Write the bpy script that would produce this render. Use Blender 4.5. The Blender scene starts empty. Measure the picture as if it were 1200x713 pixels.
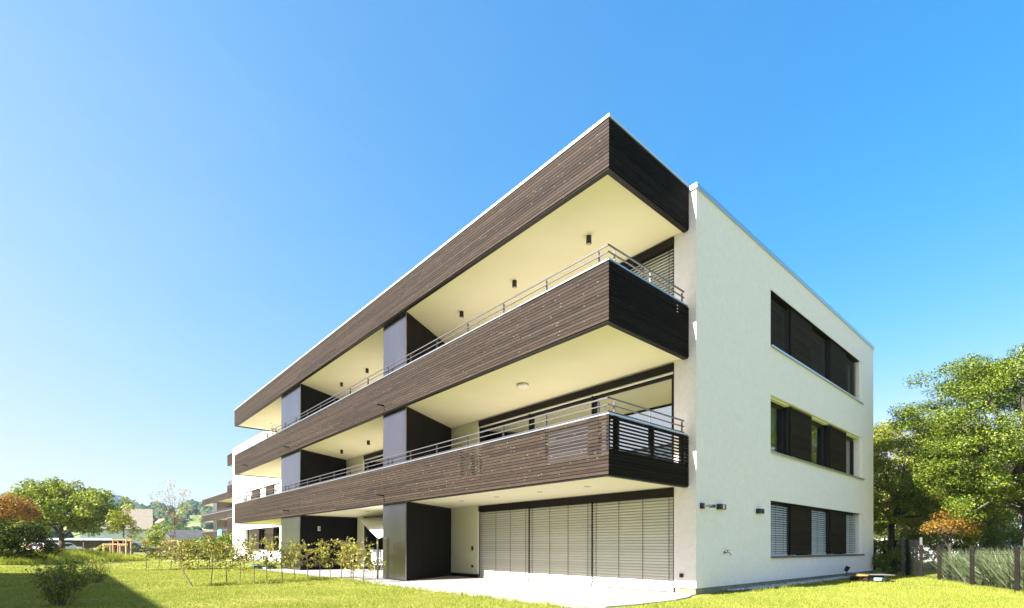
import bpy, math, random
import numpy as np
from mathutils import Vector, Matrix

SC = bpy.context.scene
COL = SC.collection
random.seed(7)
RNG = np.random.default_rng(7)
PI = math.pi

# ------------------------------------------------------------------ materials
def new_mat(name):
    m = bpy.data.materials.new(name)
    m.use_nodes = True
    nt = m.node_tree
    for n in list(nt.nodes):
        nt.nodes.remove(n)
    out = nt.nodes.new('ShaderNodeOutputMaterial')
    return m, nt, out

def N(nt, kind, **kw):
    n = nt.nodes.new(kind)
    for k, v in kw.items():
        if k in n.inputs:
            n.inputs[k].default_value = v
        else:
            setattr(n, k, v)
    return n

def mat(name, col, rough=.7, col2=None, scale=(6, 6, 6), detail=4, lo=.35, hi=.65, bump=0, bscale=60, bdist=.01,
        metal=0, spec=.5, island=0.0, coat=0, distort=0):
    """Principled material: noise between two colours, optional bump, optional change from piece to piece."""
    m, nt, out = new_mat(name)
    p = N(nt, 'ShaderNodeBsdfPrincipled')
    p.inputs['Roughness'].default_value = rough
    p.inputs['Metallic'].default_value = metal
    p.inputs['Specular IOR Level'].default_value = spec
    p.inputs['Coat Weight'].default_value = coat
    nt.links.new(p.outputs[0], out.inputs[0])
    tc = N(nt, 'ShaderNodeTexCoord')
    src = None
    if col2 is not None:
        mp = N(nt, 'ShaderNodeMapping')
        mp.inputs['Scale'].default_value = scale
        nt.links.new(tc.outputs['Object'], mp.inputs[0])
        no = N(nt, 'ShaderNodeTexNoise', Scale=1.0, Detail=detail, Roughness=.6, Distortion=distort)
        nt.links.new(mp.outputs[0], no.inputs['Vector'])
        cr = N(nt, 'ShaderNodeValToRGB')
        cr.color_ramp.elements[0].position = lo
        cr.color_ramp.elements[0].color = (*col, 1)
        cr.color_ramp.elements[1].position = hi
        cr.color_ramp.elements[1].color = (*col2, 1)
        nt.links.new(no.outputs['Fac'], cr.inputs[0])
        src = cr.outputs[0]
    else:
        rgb = N(nt, 'ShaderNodeRGB')
        rgb.outputs[0].default_value = (*col, 1)
        src = rgb.outputs[0]
    if island:
        g = N(nt, 'ShaderNodeNewGeometry')
        mr = N(nt, 'ShaderNodeMapRange')
        mr.inputs['To Min'].default_value = 1 - island
        mr.inputs['To Max'].default_value = 1 + island
        nt.links.new(g.outputs['Random Per Island'], mr.inputs['Value'])
        mx = N(nt, 'ShaderNodeVectorMath', operation='SCALE')
        nt.links.new(src, mx.inputs[0])
        nt.links.new(mr.outputs[0], mx.inputs['Scale'])
        src = mx.outputs[0]
    nt.links.new(src, p.inputs['Base Color'])
    if bump:
        nb = N(nt, 'ShaderNodeTexNoise', Scale=bscale, Detail=3)
        nt.links.new(tc.outputs['Object'], nb.inputs['Vector'])
        b = N(nt, 'ShaderNodeBump', Strength=bump, Distance=bdist)
        nt.links.new(nb.outputs['Fac'], b.inputs['Height'])
        nt.links.new(b.outputs[0], p.inputs['Normal'])
    return m

def wood_mat(name, dark, light, knots=True, rough=.75, kcol=(.26, .21, .17), spec=.2):
    """Horizontal weathered boards: grain along the board, tone per board, pale knots."""
    m, nt, out = new_mat(name)
    p = N(nt, 'ShaderNodeBsdfPrincipled', Roughness=rough)
    p.inputs['Specular IOR Level'].default_value = spec
    nt.links.new(p.outputs[0], out.inputs[0])
    tc = N(nt, 'ShaderNodeTexCoord')
    mp = N(nt, 'ShaderNodeMapping')
    mp.inputs['Scale'].default_value = (3.2, 3.2, 60)
    nt.links.new(tc.outputs['Object'], mp.inputs[0])
    no = N(nt, 'ShaderNodeTexNoise', Scale=1.0, Detail=5, Roughness=.65)
    nt.links.new(mp.outputs[0], no.inputs['Vector'])
    g = N(nt, 'ShaderNodeNewGeometry')
    mr = N(nt, 'ShaderNodeMapRange')
    mr.inputs['To Min'].default_value = -.14
    mr.inputs['To Max'].default_value = .14
    nt.links.new(g.outputs['Random Per Island'], mr.inputs['Value'])
    ad = N(nt, 'ShaderNodeMath', operation='ADD')
    nt.links.new(no.outputs['Fac'], ad.inputs[0])
    nt.links.new(mr.outputs[0], ad.inputs[1])
    cr = N(nt, 'ShaderNodeValToRGB')
    cr.color_ramp.elements[0].position = .26
    cr.color_ramp.elements[0].color = (*dark, 1)
    cr.color_ramp.elements[1].position = .78
    cr.color_ramp.elements[1].color = (*light, 1)
    nt.links.new(ad.outputs[0], cr.inputs[0])
    src = cr.outputs[0]
    if knots:
        mk = N(nt, 'ShaderNodeMapping')
        mk.inputs['Scale'].default_value = (1.0, 1.0, 2.2)
        nt.links.new(tc.outputs['Object'], mk.inputs[0])
        vo = N(nt, 'ShaderNodeTexVoronoi', Scale=6.5, Randomness=1.0)
        nt.links.new(mk.outputs[0], vo.inputs['Vector'])
        kr = N(nt, 'ShaderNodeValToRGB')
        kr.color_ramp.elements[0].position = .07
        kr.color_ramp.elements[0].color = (1, 1, 1, 1)
        kr.color_ramp.elements[1].position = .12
        kr.color_ramp.elements[1].color = (0, 0, 0, 1)
        nt.links.new(vo.outputs['Distance'], kr.inputs[0])
        mx = N(nt, 'ShaderNodeMix', data_type='RGBA')
        nt.links.new(kr.outputs[0], mx.inputs[0])
        nt.links.new(src, mx.inputs[6])
        mx.inputs[7].default_value = (*kcol, 1)
        src = mx.outputs[2]
    nt.links.new(src, p.inputs['Base Color'])
    b = N(nt, 'ShaderNodeBump', Strength=.25, Distance=.004)
    nt.links.new(no.outputs['Fac'], b.inputs['Height'])
    nt.links.new(b.outputs[0], p.inputs['Normal'])
    return m

def leaf_mat(name, cols, trans=.35, rough=.5, spec=.35):
    """Leaves: a colour picked per leaf from a ramp, part of the light passes through."""
    m, nt, out = new_mat(name)
    g = N(nt, 'ShaderNodeNewGeometry')
    cr = N(nt, 'ShaderNodeValToRGB')
    els = cr.color_ramp.elements
    n = len(cols)
    els[0].position = 0; els[0].color = (*cols[0], 1)
    els[1].position = 1; els[1].color = (*cols[-1], 1)
    for i in range(1, n - 1):
        e = els.new(i / (n - 1)); e.color = (*cols[i], 1)
    nt.links.new(g.outputs['Random Per Island'], cr.inputs[0])
    p = N(nt, 'ShaderNodeBsdfPrincipled', Roughness=rough)
    p.inputs['Specular IOR Level'].default_value = spec
    t = N(nt, 'ShaderNodeBsdfTranslucent')
    mx = N(nt, 'ShaderNodeMixShader', Fac=trans)
    nt.links.new(cr.outputs[0], p.inputs['Base Color'])
    nt.links.new(cr.outputs[0], t.inputs['Color'])
    nt.links.new(p.outputs[0], mx.inputs[1])
    nt.links.new(t.outputs[0], mx.inputs[2])
    nt.links.new(mx.outputs[0], out.inputs[0])
    return m

def glass_mat(name, tint=(.9, .95, .93), refl=.22, fmax=.9):
    """Coated window glass: clear, with a strong mirror share that grows at a glancing view."""
    m, nt, out = new_mat(name)
    tr = N(nt, 'ShaderNodeBsdfTransparent')
    tr.inputs['Color'].default_value = (*tint, 1)
    gl = N(nt, 'ShaderNodeBsdfGlossy', Roughness=.015)
    gl.inputs['Color'].default_value = (.92, .95, .95, 1)
    lw = N(nt, 'ShaderNodeLayerWeight', Blend=.35)
    mr = N(nt, 'ShaderNodeMapRange')
    mr.inputs['To Min'].default_value = refl
    mr.inputs['To Max'].default_value = fmax
    nt.links.new(lw.outputs['Fresnel'], mr.inputs['Value'])
    mx = N(nt, 'ShaderNodeMixShader')
    nt.links.new(mr.outputs[0], mx.inputs[0])
    nt.links.new(tr.outputs[0], mx.inputs[1])
    nt.links.new(gl.outputs[0], mx.inputs[2])
    nt.links.new(mx.outputs[0], out.inputs[0])
    return m

M = {}
M['stucco'] = mat('white_render', (.83, .77, .775), .9, (.91, .85, .855), (9, 9, 9), 10, lo=.3, hi=.7, bump=.8, bscale=60, bdist=.014)
M['soffit'] = mat('cream_soffit', (.73, .68, .51), .85, (.77, .72, .55), (.5, .5, .5), 4, bump=.1, bscale=80, bdist=.004)
M['cream'] = mat('cream_render', (.70, .69, .46), .9, (.74, .73, .50), (1, 1, 1), 6, bump=.3, bscale=55, bdist=.01)
M['plinth'] = mat('grey_plinth', (.16, .17, .10), .9, (.26, .27, .20), (3, 3, 3), 6, bump=.3)
M['wood'] = wood_mat('weathered_brown_boards', (.012, .0078, .0052), (.056, .0385, .027))
M['wood_shaded'] = wood_mat('shaded_brown_boards', (.006, .0042, .003), (.019, .013, .009), kcol=(.05, .042, .034), spec=.06)  # same boards as the front, shade of the side put into the colour
M['shutter'] = wood_mat('dark_shutter_slats', (.020, .015, .010), (.050, .039, .026), knots=False, spec=.06)
M['backing'] = mat('black_backing', (.012, .010, .009), .9)
M['cap'] = mat('zinc_cap', (.55, .57, .60), .35, metal=.9)
M['cap_bright'] = mat('light_roof_flashing', (.78, .79, .80), .35, metal=.7)
M['steel'] = mat('grey_steel', (.13, .12, .125), .45, metal=.6)
M['panel'] = mat('brown_metal_panel', (.27, .25, .26), .24, (.31, .29, .30), (1.5, 1.5, .6), 3, metal=1, bump=.02, bscale=2.0, bdist=.05)
M['darkpanel'] = mat('black_brown_panel', (.006, .0045, .004), .5, (.009, .007, .006), (2, 2, 1), spec=.12)
M['darkmetal'] = mat('dark_brown_metal', (.014, .010, .008), .5, spec=.2)
M['frame'] = mat('anthracite_frame', (.012, .011, .011), .45, spec=.3)
M['slat'] = mat('aluminium_slat', (.80, .775, .70), .5, island=.06, spec=.5)
M['slat_grey'] = mat('grey_slat', (.62, .62, .58), .45, island=.08, spec=.5)
M['slat_dark'] = mat('dark_slat', (.055, .044, .031), .7, island=.2, spec=.04)
M['cord'] = mat('blind_cord', (.05, .05, .05), .8)
M['glass'] = glass_mat('coated_glass', refl=.12)
M['mirror'] = glass_mat('sun_glass', tint=(.25, .26, .22), refl=.55, fmax=.95)
M['interior'] = mat('dark_interior', (.05, .047, .04), .9)
M['curtain'] = mat('pale_curtain', (.36, .36, .28), .9, (.42, .42, .34), (40, 40, 1), 2)
M['terrace'] = mat('pale_paving', (.34, .33, .305), .85, (.41, .40, .37), (1.5, 1.5, 1.5), 8, bump=.15, bscale=90, bdist=.004)
M['black'] = mat('black_plastic', (.014, .014, .015), .4)
M['white'] = mat('white_paint', (.78, .78, .77), .45)
M['greyplastic'] = mat('grey_plastic', (.33, .32, .30), .5, (.4, .39, .36), (8, 8, 8))
M['lid'] = mat('weathered_grey_lid', (.13, .12, .11), .6, (.2, .19, .17), (8, 8, 8))
M['orange'] = mat('orange_plastic', (.85, .30, .02), .4)
M['teal'] = mat('teal_cloth', (.03, .42, .36), .7, (.10, .62, .52), (3, 3, 3))
M['bluepanel'] = mat('light_blue_plastic', (.22, .48, .58), .35, (.35, .6, .68), (9, 9, 9))
M['brass'] = mat('chrome_brass', (.5, .45, .38), .25, metal=1)
M['bark'] = mat('bark', (.045, .034, .025), .95, (.11, .09, .07), (9, 9, 2), 6, bump=.6, bscale=22, bdist=.03)
M['stem'] = mat('young_stem', (.10, .075, .05), .9, (.18, .14, .10), (30, 30, 6))
M['stake'] = mat('pale_timber', (.42, .27, .13), .8, (.56, .40, .22), (14, 14, 3))
M['roof_tile'] = mat('brown_roof_tiles', (.20, .17, .125), .9, (.31, .265, .20), (5, 5, 9), 6, bump=.5, bscale=14, bdist=.05)
M['roof_orange'] = mat('terracotta_roof', (.30, .16, .09), .9, (.44, .25, .15), (5, 5, 9), 6, bump=.5, bscale=14, bdist=.05)
M['sheet_grey'] = mat('grey_sheet_roof', (.09, .09, .095), .8, (.13, .13, .135), (1, 1, 1))
M['house_wall'] = mat('house_render', (.66, .70, .74), .9, (.74, .77, .80), (.6, .6, .6), bump=.2)
M['brownboard'] = mat('brown_boarding', (.055, .036, .026), .85, (.10, .07, .05), (2, 2, .4), bump=.2)
M['carwhite'] = mat('white_car_paint', (.75, .75, .75), .25, coat=.6)
M['carblack'] = mat('black_car_paint', (.02, .02, .023), .2, coat=.6)
M['carglass'] = mat('car_glass', (.02, .023, .026), .05, spec=.8)
M['tyre'] = mat('tyre_rubber', (.02, .02, .02), .9)
M['tail'] = mat('tail_light_red', (.5, .02, .015), .3)
M['post'] = mat('dark_brown_post', (.010, .007, .005), .8, (.020, .013, .010), (18, 18, 3), spec=.1)
M['wire'] = mat('dark_mesh_wire', (.022, .024, .022), .7, spec=.1)
M['pebble'] = mat('grey_pebbles', (.38, .40, .44), .7, island=.55)
M['gravel'] = mat('gravel_bed', (.10, .10, .10), .95, (.3, .3, .31), (60, 60, 60), 3, bump=.8, bscale=40, bdist=.03)
M['asphalt'] = mat('pale_asphalt', (.20, .19, .18), .9, (.27, .26, .25), (3, 3, 3), 6)
M['path'] = mat('pale_gravel_path', (.55, .51, .45), .95, (.66, .62, .56), (4, 4, 4), 6)
M['pot'] = mat('terracotta_pot', (.38, .19, .11), .8)
M['sail'] = mat('white_sail_cloth', (.78, .77, .74), .8, (.82, .81, .78), (8, 8, 8))
M['hill'] = mat('hill_meadow', (.12, .17, .035), 1, (.27, .27, .10), (.012, .012, .012), 3, lo=.4, hi=.6)
M['ground'] = mat('far_fields', (.13, .18, .03), 1, (.24, .26, .06), (.02, .02, .02), 5)

def paving_mat():
    m, nt, out = new_mat('pale_paving_slabs')
    p = N(nt, 'ShaderNodeBsdfPrincipled', Roughness=.85)
    nt.links.new(p.outputs[0], out.inputs[0])
    tc = N(nt, 'ShaderNodeTexCoord')
    br = N(nt, 'ShaderNodeTexBrick', Scale=1.0)
    br.offset = .5
    br.inputs['Color1'].default_value = (.30, .29, .265, 1); br.inputs['Color2'].default_value = (.345, .33, .305, 1)
    br.inputs['Mortar'].default_value = (.14, .13, .115, 1)
    br.inputs['Mortar Size'].default_value = .006; br.inputs['Brick Width'].default_value = .8; br.inputs['Row Height'].default_value = .4
    nt.links.new(tc.outputs['Object'], br.inputs['Vector'])
    no = N(nt, 'ShaderNodeTexNoise', Scale=2.2, Detail=8, Roughness=.65)
    nt.links.new(tc.outputs['Object'], no.inputs['Vector'])
    mr = N(nt, 'ShaderNodeMapRange')
    mr.inputs['From Min'].default_value = .3; mr.inputs['From Max'].default_value = .7; mr.inputs['To Min'].default_value = .8; mr.inputs['To Max'].default_value = 1.1
    nt.links.new(no.outputs['Fac'], mr.inputs['Value'])
    mx = N(nt, 'ShaderNodeVectorMath', operation='SCALE')
    nt.links.new(br.outputs['Color'], mx.inputs[0]); nt.links.new(mr.outputs[0], mx.inputs['Scale'])
    nt.links.new(mx.outputs[0], p.inputs['Base Color'])
    b = N(nt, 'ShaderNodeBump', Strength=.3, Distance=.004)
    nt.links.new(br.outputs['Fac'], b.inputs['Height']); b.invert = True
    nt.links.new(b.outputs[0], p.inputs['Normal'])
    return m
M['slabs'] = paving_mat()

def lawn_mat():
    m, nt, out = new_mat('mown_lawn')
    p = N(nt, 'ShaderNodeBsdfPrincipled', Roughness=.9)
    p.inputs['Specular IOR Level'].default_value = .15
    nt.links.new(p.outputs[0], out.inputs[0])
    tc = N(nt, 'ShaderNodeTexCoord')
    a = N(nt, 'ShaderNodeTexNoise', Scale=.55, Detail=6, Roughness=.65)
    b = N(nt, 'ShaderNodeTexNoise', Scale=26, Detail=5, Roughness=.7)
    nt.links.new(tc.outputs['Object'], a.inputs['Vector'])
    nt.links.new(tc.outputs['Object'], b.inputs['Vector'])
    ca = N(nt, 'ShaderNodeValToRGB')
    ca.color_ramp.elements[0].position = .36; ca.color_ramp.elements[0].color = (.125, .175, .013, 1)
    ca.color_ramp.elements[1].position = .66; ca.color_ramp.elements[1].color = (.32, .295, .075, 1)
    nt.links.new(a.outputs['Fac'], ca.inputs[0])
    cb = N(nt, 'ShaderNodeValToRGB')
    cb.color_ramp.elements[0].position = .3; cb.color_ramp.elements[0].color = (.55, .55, .5, 1)
    cb.color_ramp.elements[1].position = .7; cb.color_ramp.elements[1].color = (1.25, 1.25, 1.25, 1)
    nt.links.new(b.outputs['Fac'], cb.inputs[0])
    mx = N(nt, 'ShaderNodeMix', data_type='RGBA', blend_type='MULTIPLY')
    mx.inputs[0].default_value = 1
    nt.links.new(ca.outputs[0], mx.inputs[6]); nt.links.new(cb.outputs[0], mx.inputs[7])
    nt.links.new(mx.outputs[2], p.inputs['Base Color'])
    bu = N(nt, 'ShaderNodeBump', Strength=.6, Distance=.03)
    nt.links.new(b.outputs['Fac'], bu.inputs['Height'])
    nt.links.new(bu.outputs[0], p.inputs['Normal'])
    return m
M['lawn'] = lawn_mat()
M['grass'] = leaf_mat('grass_blades', [(.14, .20, .012), (.24, .29, .025), (.34, .35, .05), (.46, .42, .14)], .3, .6, .15)
M['meadow'] = leaf_mat('tall_meadow_grass', [(.20, .27, .02), (.36, .40, .04), (.50, .48, .12)], .3, .7, .15)
M['lf_walnut'] = leaf_mat('walnut_leaves', [(.07, .11, .008), (.16, .21, .014), (.29, .33, .025), (.42, .42, .07)])
M['lf_maple'] = leaf_mat('autumn_maple_leaves', [(.20, .03, .012), (.32, .09, .018), (.36, .18, .03), (.26, .21, .03), (.12, .14, .02)])
M['lf_conifer'] = leaf_mat('dark_evergreen_leaves', [(.010, .016, .004), (.018, .03, .005), (.035, .055, .008), (.12, .15, .02)], .1, .8, .08)
M['lf_right'] = leaf_mat('yellow_green_leaves', [(.04, .078, .006), (.085, .14, .010), (.16, .215, .016), (.30, .33, .04)])
M['lf_right2'] = leaf_mat('olive_green_leaves', [(.09, .125, .007), (.17, .205, .014), (.29, .31, .022), (.40, .39, .06)])
M['lf_young'] = leaf_mat('light_green_leaves', [(.12, .16, .012), (.22, .25, .02), (.34, .33, .05)])
M['lf_sparse'] = leaf_mat('sparse_autumn_leaves', [(.45, .10, .03), (.30, .22, .03), (.22, .26, .03), (.32, .32, .06)])
M['lf_hedge'] = leaf_mat('yellowing_hedge_leaves', [(.08, .11, .010), (.19, .21, .02), (.34, .28, .03), (.44, .36, .09), (.17, .24, .02)])
M['lf_shrub'] = leaf_mat('shrub_leaves', [(.07, .12, .01), (.15, .21, .02), (.28, .30, .04), (.40, .32, .12)])
M['lf_reed'] = leaf_mat('greygreen_reed_leaves', [(.025, .045, .012), (.07, .10, .03), (.15, .19, .08), (.26, .29, .15)], .2)
M['lf_orange'] = leaf_mat('orange_leaves', [(.16, .07, .01), (.28, .13, .015), (.34, .19, .03), (.20, .18, .02)])
M['lf_box'] = leaf_mat('yellow_topiary_leaves', [(.26, .26, .02), (.38, .36, .03), (.44, .40, .06)])
M['lf_green'] = leaf_mat('fresh_green_leaves', [(.06, .10, .010), (.12, .17, .014), (.22, .26, .03)])
M['lf_forest'] = leaf_mat('far_forest_crowns', [(.018, .035, .012), (.03, .055, .015), (.055, .08, .02), (.09, .10, .03)], 0, .9, .1)

# ------------------------------------------------------------------ mesh helpers
class MB:
    def __init__(s):
        s.v = []; s.f = []; s.mi = []; s.cur = 0
    def add(s, verts, faces):
        b = len(s.v)
        s.v.extend(verts)
        for f in faces:
            s.f.append(tuple(i + b for i in f)); s.mi.append(s.cur)
    def box(s, lo, hi):
        (a, b, c), (d, e, f) = lo, hi
        a, d = min(a, d), max(a, d); b, e = min(b, e), max(b, e); c, f = min(c, f), max(c, f)
        s.add([(a, b, c), (d, b, c), (d, e, c), (a, e, c), (a, b, f), (d, b, f), (d, e, f), (a, e, f)],
              [(3, 2, 1, 0), (4, 5, 6, 7), (0, 1, 5, 4), (1, 2, 6, 5), (2, 3, 7, 6), (3, 0, 4, 7)])
    def quad(s, a, b, c, d):
        s.add([a, b, c, d], [(0, 1, 2, 3)])
    def prism(s, poly, z0, z1):
        n = len(poly)
        s.add([(x, y, z0) for x, y in poly] + [(x, y, z1) for x, y in poly],
              [tuple(range(n - 1, -1, -1)), tuple(range(n, 2 * n))] + [(i, (i + 1) % n, n + (i + 1) % n, n + i) for i in range(n)])
    def tube(s, pts, rad, n=6, cap=True):
        pts = [Vector(p) for p in pts]
        if not isinstance(rad, (list, tuple)):
            rad = [rad] * len(pts)
        rings = []; vs = []
        up = Vector((0, 0, 1))
        for i, p in enumerate(pts):
            t = (pts[min(i + 1, len(pts) - 1)] - pts[max(i - 1, 0)])
            t = t.normalized() if t.length > 1e-9 else up
            a = t.cross(Vector((1, 0, 0)) if abs(t.x) < .8 else Vector((0, 1, 0))).normalized()
            b = t.cross(a)
            rings.append(len(vs))
            for k in range(n):
                an = 2 * PI * k / n
                vs.append(tuple(p + (a * math.cos(an) + b * math.sin(an)) * rad[i]))
        fs = []
        for i in range(len(pts) - 1):
            for k in range(n):
                k2 = (k + 1) % n
                fs.append((rings[i] + k, rings[i] + k2, rings[i + 1] + k2, rings[i + 1] + k))
        if cap:
            fs.append(tuple(rings[0] + k for k in range(n - 1, -1, -1)))
            fs.append(tuple(rings[-1] + k for k in range(n)))
        s.add(vs, fs)
    def ball(s, c, r, seg=10, rings=6, sc=(1, 1, 1)):
        vs = [(c[0], c[1], c[2] + r * sc[2])]
        for i in range(1, rings):
            ph = PI * i / rings
            for k in range(seg):
                th = 2 * PI * k / seg
                vs.append((c[0] + r * sc[0] * math.sin(ph) * math.cos(th), c[1] + r * sc[1] * math.sin(ph) * math.sin(th), c[2] + r * sc[2] * math.cos(ph)))
        vs.append((c[0], c[1], c[2] - r * sc[2]))
        fs = [(0, 1 + k, 1 + (k + 1) % seg) for k in range(seg)]
        for i in range(rings - 2):
            for k in range(seg):
                a = 1 + i * seg; k2 = (k + 1) % seg
                fs.append((a + k, a + seg + k, a + seg + k2, a + k2))
        a = 1 + (rings - 2) * seg
        fs += [(a + (k + 1) % seg, a + k, len(vs) - 1) for k in range(seg)]
        s.add(vs, fs)
    def build(s, name, m, parent=None, smooth=False, bevel=0):
        me = bpy.data.meshes.new(name)
        me.from_pydata(s.v, [], s.f)
        ms = m if isinstance(m, (list, tuple)) else [m]
        for x in ms:
            me.materials.append(x)
        if len(ms) > 1:
            me.polygons.foreach_set('material_index', s.mi)
        if smooth:
            me.polygons.foreach_set('use_smooth', [True] * len(me.polygons))
        me.update()
        o = bpy.data.objects.new(name, me)
        COL.objects.link(o)
        if parent:
            o.parent = parent
        if bevel:
            b = o.modifiers.new('bevel', 'BEVEL'); b.width = bevel; b.segments = 2; b.limit_method = 'ANGLE'
        return o

def np_mesh(name, verts, k, m, parent=None):
    """verts: (n*k,3); every k vertices make one face."""
    verts = np.asarray(verts, np.float32)
    n = len(verts) // k
    me = bpy.data.meshes.new(name)
    me.vertices.add(n * k); me.loops.add(n * k); me.polygons.add(n)
    me.vertices.foreach_set('co', verts.ravel())
    me.loops.foreach_set('vertex_index', np.arange(n * k, dtype=np.int32))
    me.polygons.foreach_set('loop_start', np.arange(0, n * k, k, dtype=np.int32))
    me.polygons.foreach_set('loop_total', np.full(n, k, np.int32))
    me.materials.append(m)
    me.update(calc_edges=True); me.validate()
    o = bpy.data.objects.new(name, me)
    COL.objects.link(o)
    if parent:
        o.parent = parent
    return o

def tag(o, label=None, cat=None, group=None, kind=None):
    if label: o['label'] = label
    if cat: o['category'] = cat
    if group: o['group'] = group
    if kind: o['kind'] = kind
    return o

def empty(name, loc, label, cat, group=None, rz=0):
    o = bpy.data.objects.new(name, None)
    o.empty_display_size = .2
    COL.objects.link(o)
    o.location = loc; o.rotation_euler = (0, 0, rz)
    return tag(o, label, cat, group)

def children(o):
    return [c for c in bpy.data.objects if c.parent is o]

def copy_tree(o, parent=None):
    c = o.copy(); COL.objects.link(c)
    c.parent = parent
    for ch in children(o):
        copy_tree(ch, c)
    return c

# ------------------------------------------------------------------ foliage
def leaf_quads(cen, size, rng, up=.5, aspect=.6, outward=None):
    n = len(cen)
    nrm = rng.normal(size=(n, 3)); nrm[:, 2] += up * 2
    if outward is not None:
        nrm += outward * 1.2
    nrm /= np.linalg.norm(nrm, axis=1)[:, None]
    t = rng.normal(size=(n, 3)); t -= nrm * (t * nrm).sum(1)[:, None]
    t /= np.linalg.norm(t, axis=1)[:, None]
    b = np.cross(nrm, t)
    s = size * rng.uniform(.6, 1.3, (n, 1))
    v = np.empty((n, 4, 3))
    v[:, 0] = cen - t * s * .5
    v[:, 1] = cen + b * s * aspect * .5 + nrm * s * .10
    v[:, 2] = cen + t * s * .5
    v[:, 3] = cen - b * s * aspect * .5 + nrm * s * .10
    return v.reshape(-1, 3)

def crown_points(n, clumps, rng, flat=.75):
    """Leaves thrown around clump centres (x,y,z,r): hollow-ish balls, flattened."""
    cl = np.asarray(clumps, float)
    w = cl[:, 3] ** 2; w /= w.sum()
    idx = rng.choice(len(cl), n, p=w)
    d = rng.normal(size=(n, 3)); d /= np.linalg.norm(d, axis=1)[:, None]
    r = rng.uniform(.15, 1, n) ** .55
    off = d * (r * cl[idx, 3])[:, None]
    off[:, 2] *= flat
    return cl[idx, :3] + off, d

def blob_clumps(n, c, rad, rng, rmin, rmax, inner=.35, lower=-.75):
    out = []
    while len(out) < n:
        d = rng.normal(size=3); d /= np.linalg.norm(d)
        if d[2] < lower: continue
        k = rng.uniform(inner, 1) ** .6
        k *= 1 + .16 * math.sin(3.1 * d[0] * 2 + c[0]) * math.cos(4.3 * d[1] + 2 * d[2])
        out.append((c[0] + d[0] * k * rad[0], c[1] + d[1] * k * rad[1], c[2] + d[2] * k * rad[2], rng.uniform(rmin, rmax)))
    return out

def make_tree(name, label, cat, loc, trunk_h, trunk_r, crown_c, crown_r, n_clumps, n_leaves, leaf, lm, rng, rmin, rmax,
              group=None, limbs=9, flat=.75, lower=-.75, inner=.35, bark='bark', extra=None, aspect=.6):
    root = empty(name, loc, label, cat, group)
    clumps = blob_clumps(n_clumps, crown_c, crown_r, rng, rmin, rmax, inner, lower)
    if extra: clumps += extra
    mb = MB()
    top = Vector((crown_c[0], crown_c[1], crown_c[2] + crown_r[2] * .45))
    fork = Vector((rng.normal() * .05, rng.normal() * .05, trunk_h))
    mb.tube([(0, 0, -.15), (0, 0, .12 * trunk_h), tuple(fork * .55 + Vector((.03, 0, 0))), tuple(fork)], [trunk_r * 1.5, trunk_r * 1.08, trunk_r * .9, trunk_r * .8], 9)
    mb.tube([tuple(fork), tuple(fork.lerp(top, .5) + Vector((rng.normal() * .1, rng.normal() * .1, 0))), tuple(top)], [trunk_r * .78, trunk_r * .45, trunk_r * .1], 7)
    pick = rng.permutation(len(clumps))[:limbs * 4]
    for j, i in enumerate(pick):
        c = Vector(clumps[i][:3])
        st = fork.lerp(top, rng.uniform(0, .55))
        mid = st.lerp(c, .5) + Vector((rng.normal() * .12, rng.normal() * .12, -.06 * (c - st).length)) 
        r0 = trunk_r * (.42 if j < limbs else .16)
        mb.tube([tuple(st), tuple(mid), tuple(c)], [r0, r0 * .55, r0 * .12], 5)
    mb.build('trunk', M[bark], root, smooth=True)
    pts, d = crown_points(n_leaves, clumps, rng, flat)
    np_mesh('crown', leaf_quads(pts, leaf, rng, .35, aspect, d), 4, lm, root)
    return root

# ------------------------------------------------------------------ ground, terrain, sky
P_ = .17          # plane of the white gable wall
D1 = 2.91         # plane of the back wall of the balconies
D2 = 16.95        # far end of the gable wall
XL = -27.85       # left end of the long balconies
XW = -41.1        # left end of the white body
CAM = np.array([6.011, -7.723, 1.043])
FW = np.array([-.75005, .66137]); RT = np.array([.66138, .75005])

def spot(px, depth):
    """Ground point on the line of sight of a picture column at a forward distance in metres."""
    p = CAM[:2] + depth * (FW + RT * (px - 600) / 598.72)
    return float(p[0]), float(p[1])

g = MB(); S = 3000
g.quad((-S, -S, -.10), (S, -S, -.10), (S, S, -.10), (-S, S, -.10))
tag(g.build('ground', M['ground']), kind='structure')
g = MB()
g.quad((-75, -30, -.025), (30, -30, -.025), (30, 45, -.025), (-75, 45, -.025))
tag(g.build('lawn', M['lawn']), kind='structure')

# terrace: paving sheets with open joints
tz = MB()
poly = [(-19.9, -1.02), (-9.4, -1.02), (-5.9, -1.05), (-1.6, -1.03), (.02, -.92), (.36, -.55), (.50, .2), (.53, 1.4), (.40, 2.2), (.19, 2.7), (.19, 2.9), (-19.9, 2.9)]
tz.prism(poly, -.12, 0)
tag(tz.build('terrace', M['slabs']), kind='structure')

pth = MB()
for (x0, y0), (x1, y1), w in [((-49, -14), (-41.5, -4.6), .8), ((-41.5, -4.6), (-38.5, 0.5), .8), ((-38.5, .5), (-37, 2.85), .8)]:
    d = Vector((x1 - x0, y1 - y0)).normalized(); n = Vector((-d.y, d.x)) * w
    pth.quad((x0 - n.x, y0 - n.y, -.012), (x1 - n.x, y1 - n.y, -.012), (x1 + n.x, y1 + n.y, -.012), (x0 + n.x, y0 + n.y, -.012))
tag(pth.build('path', M['path']), kind='structure')

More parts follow.
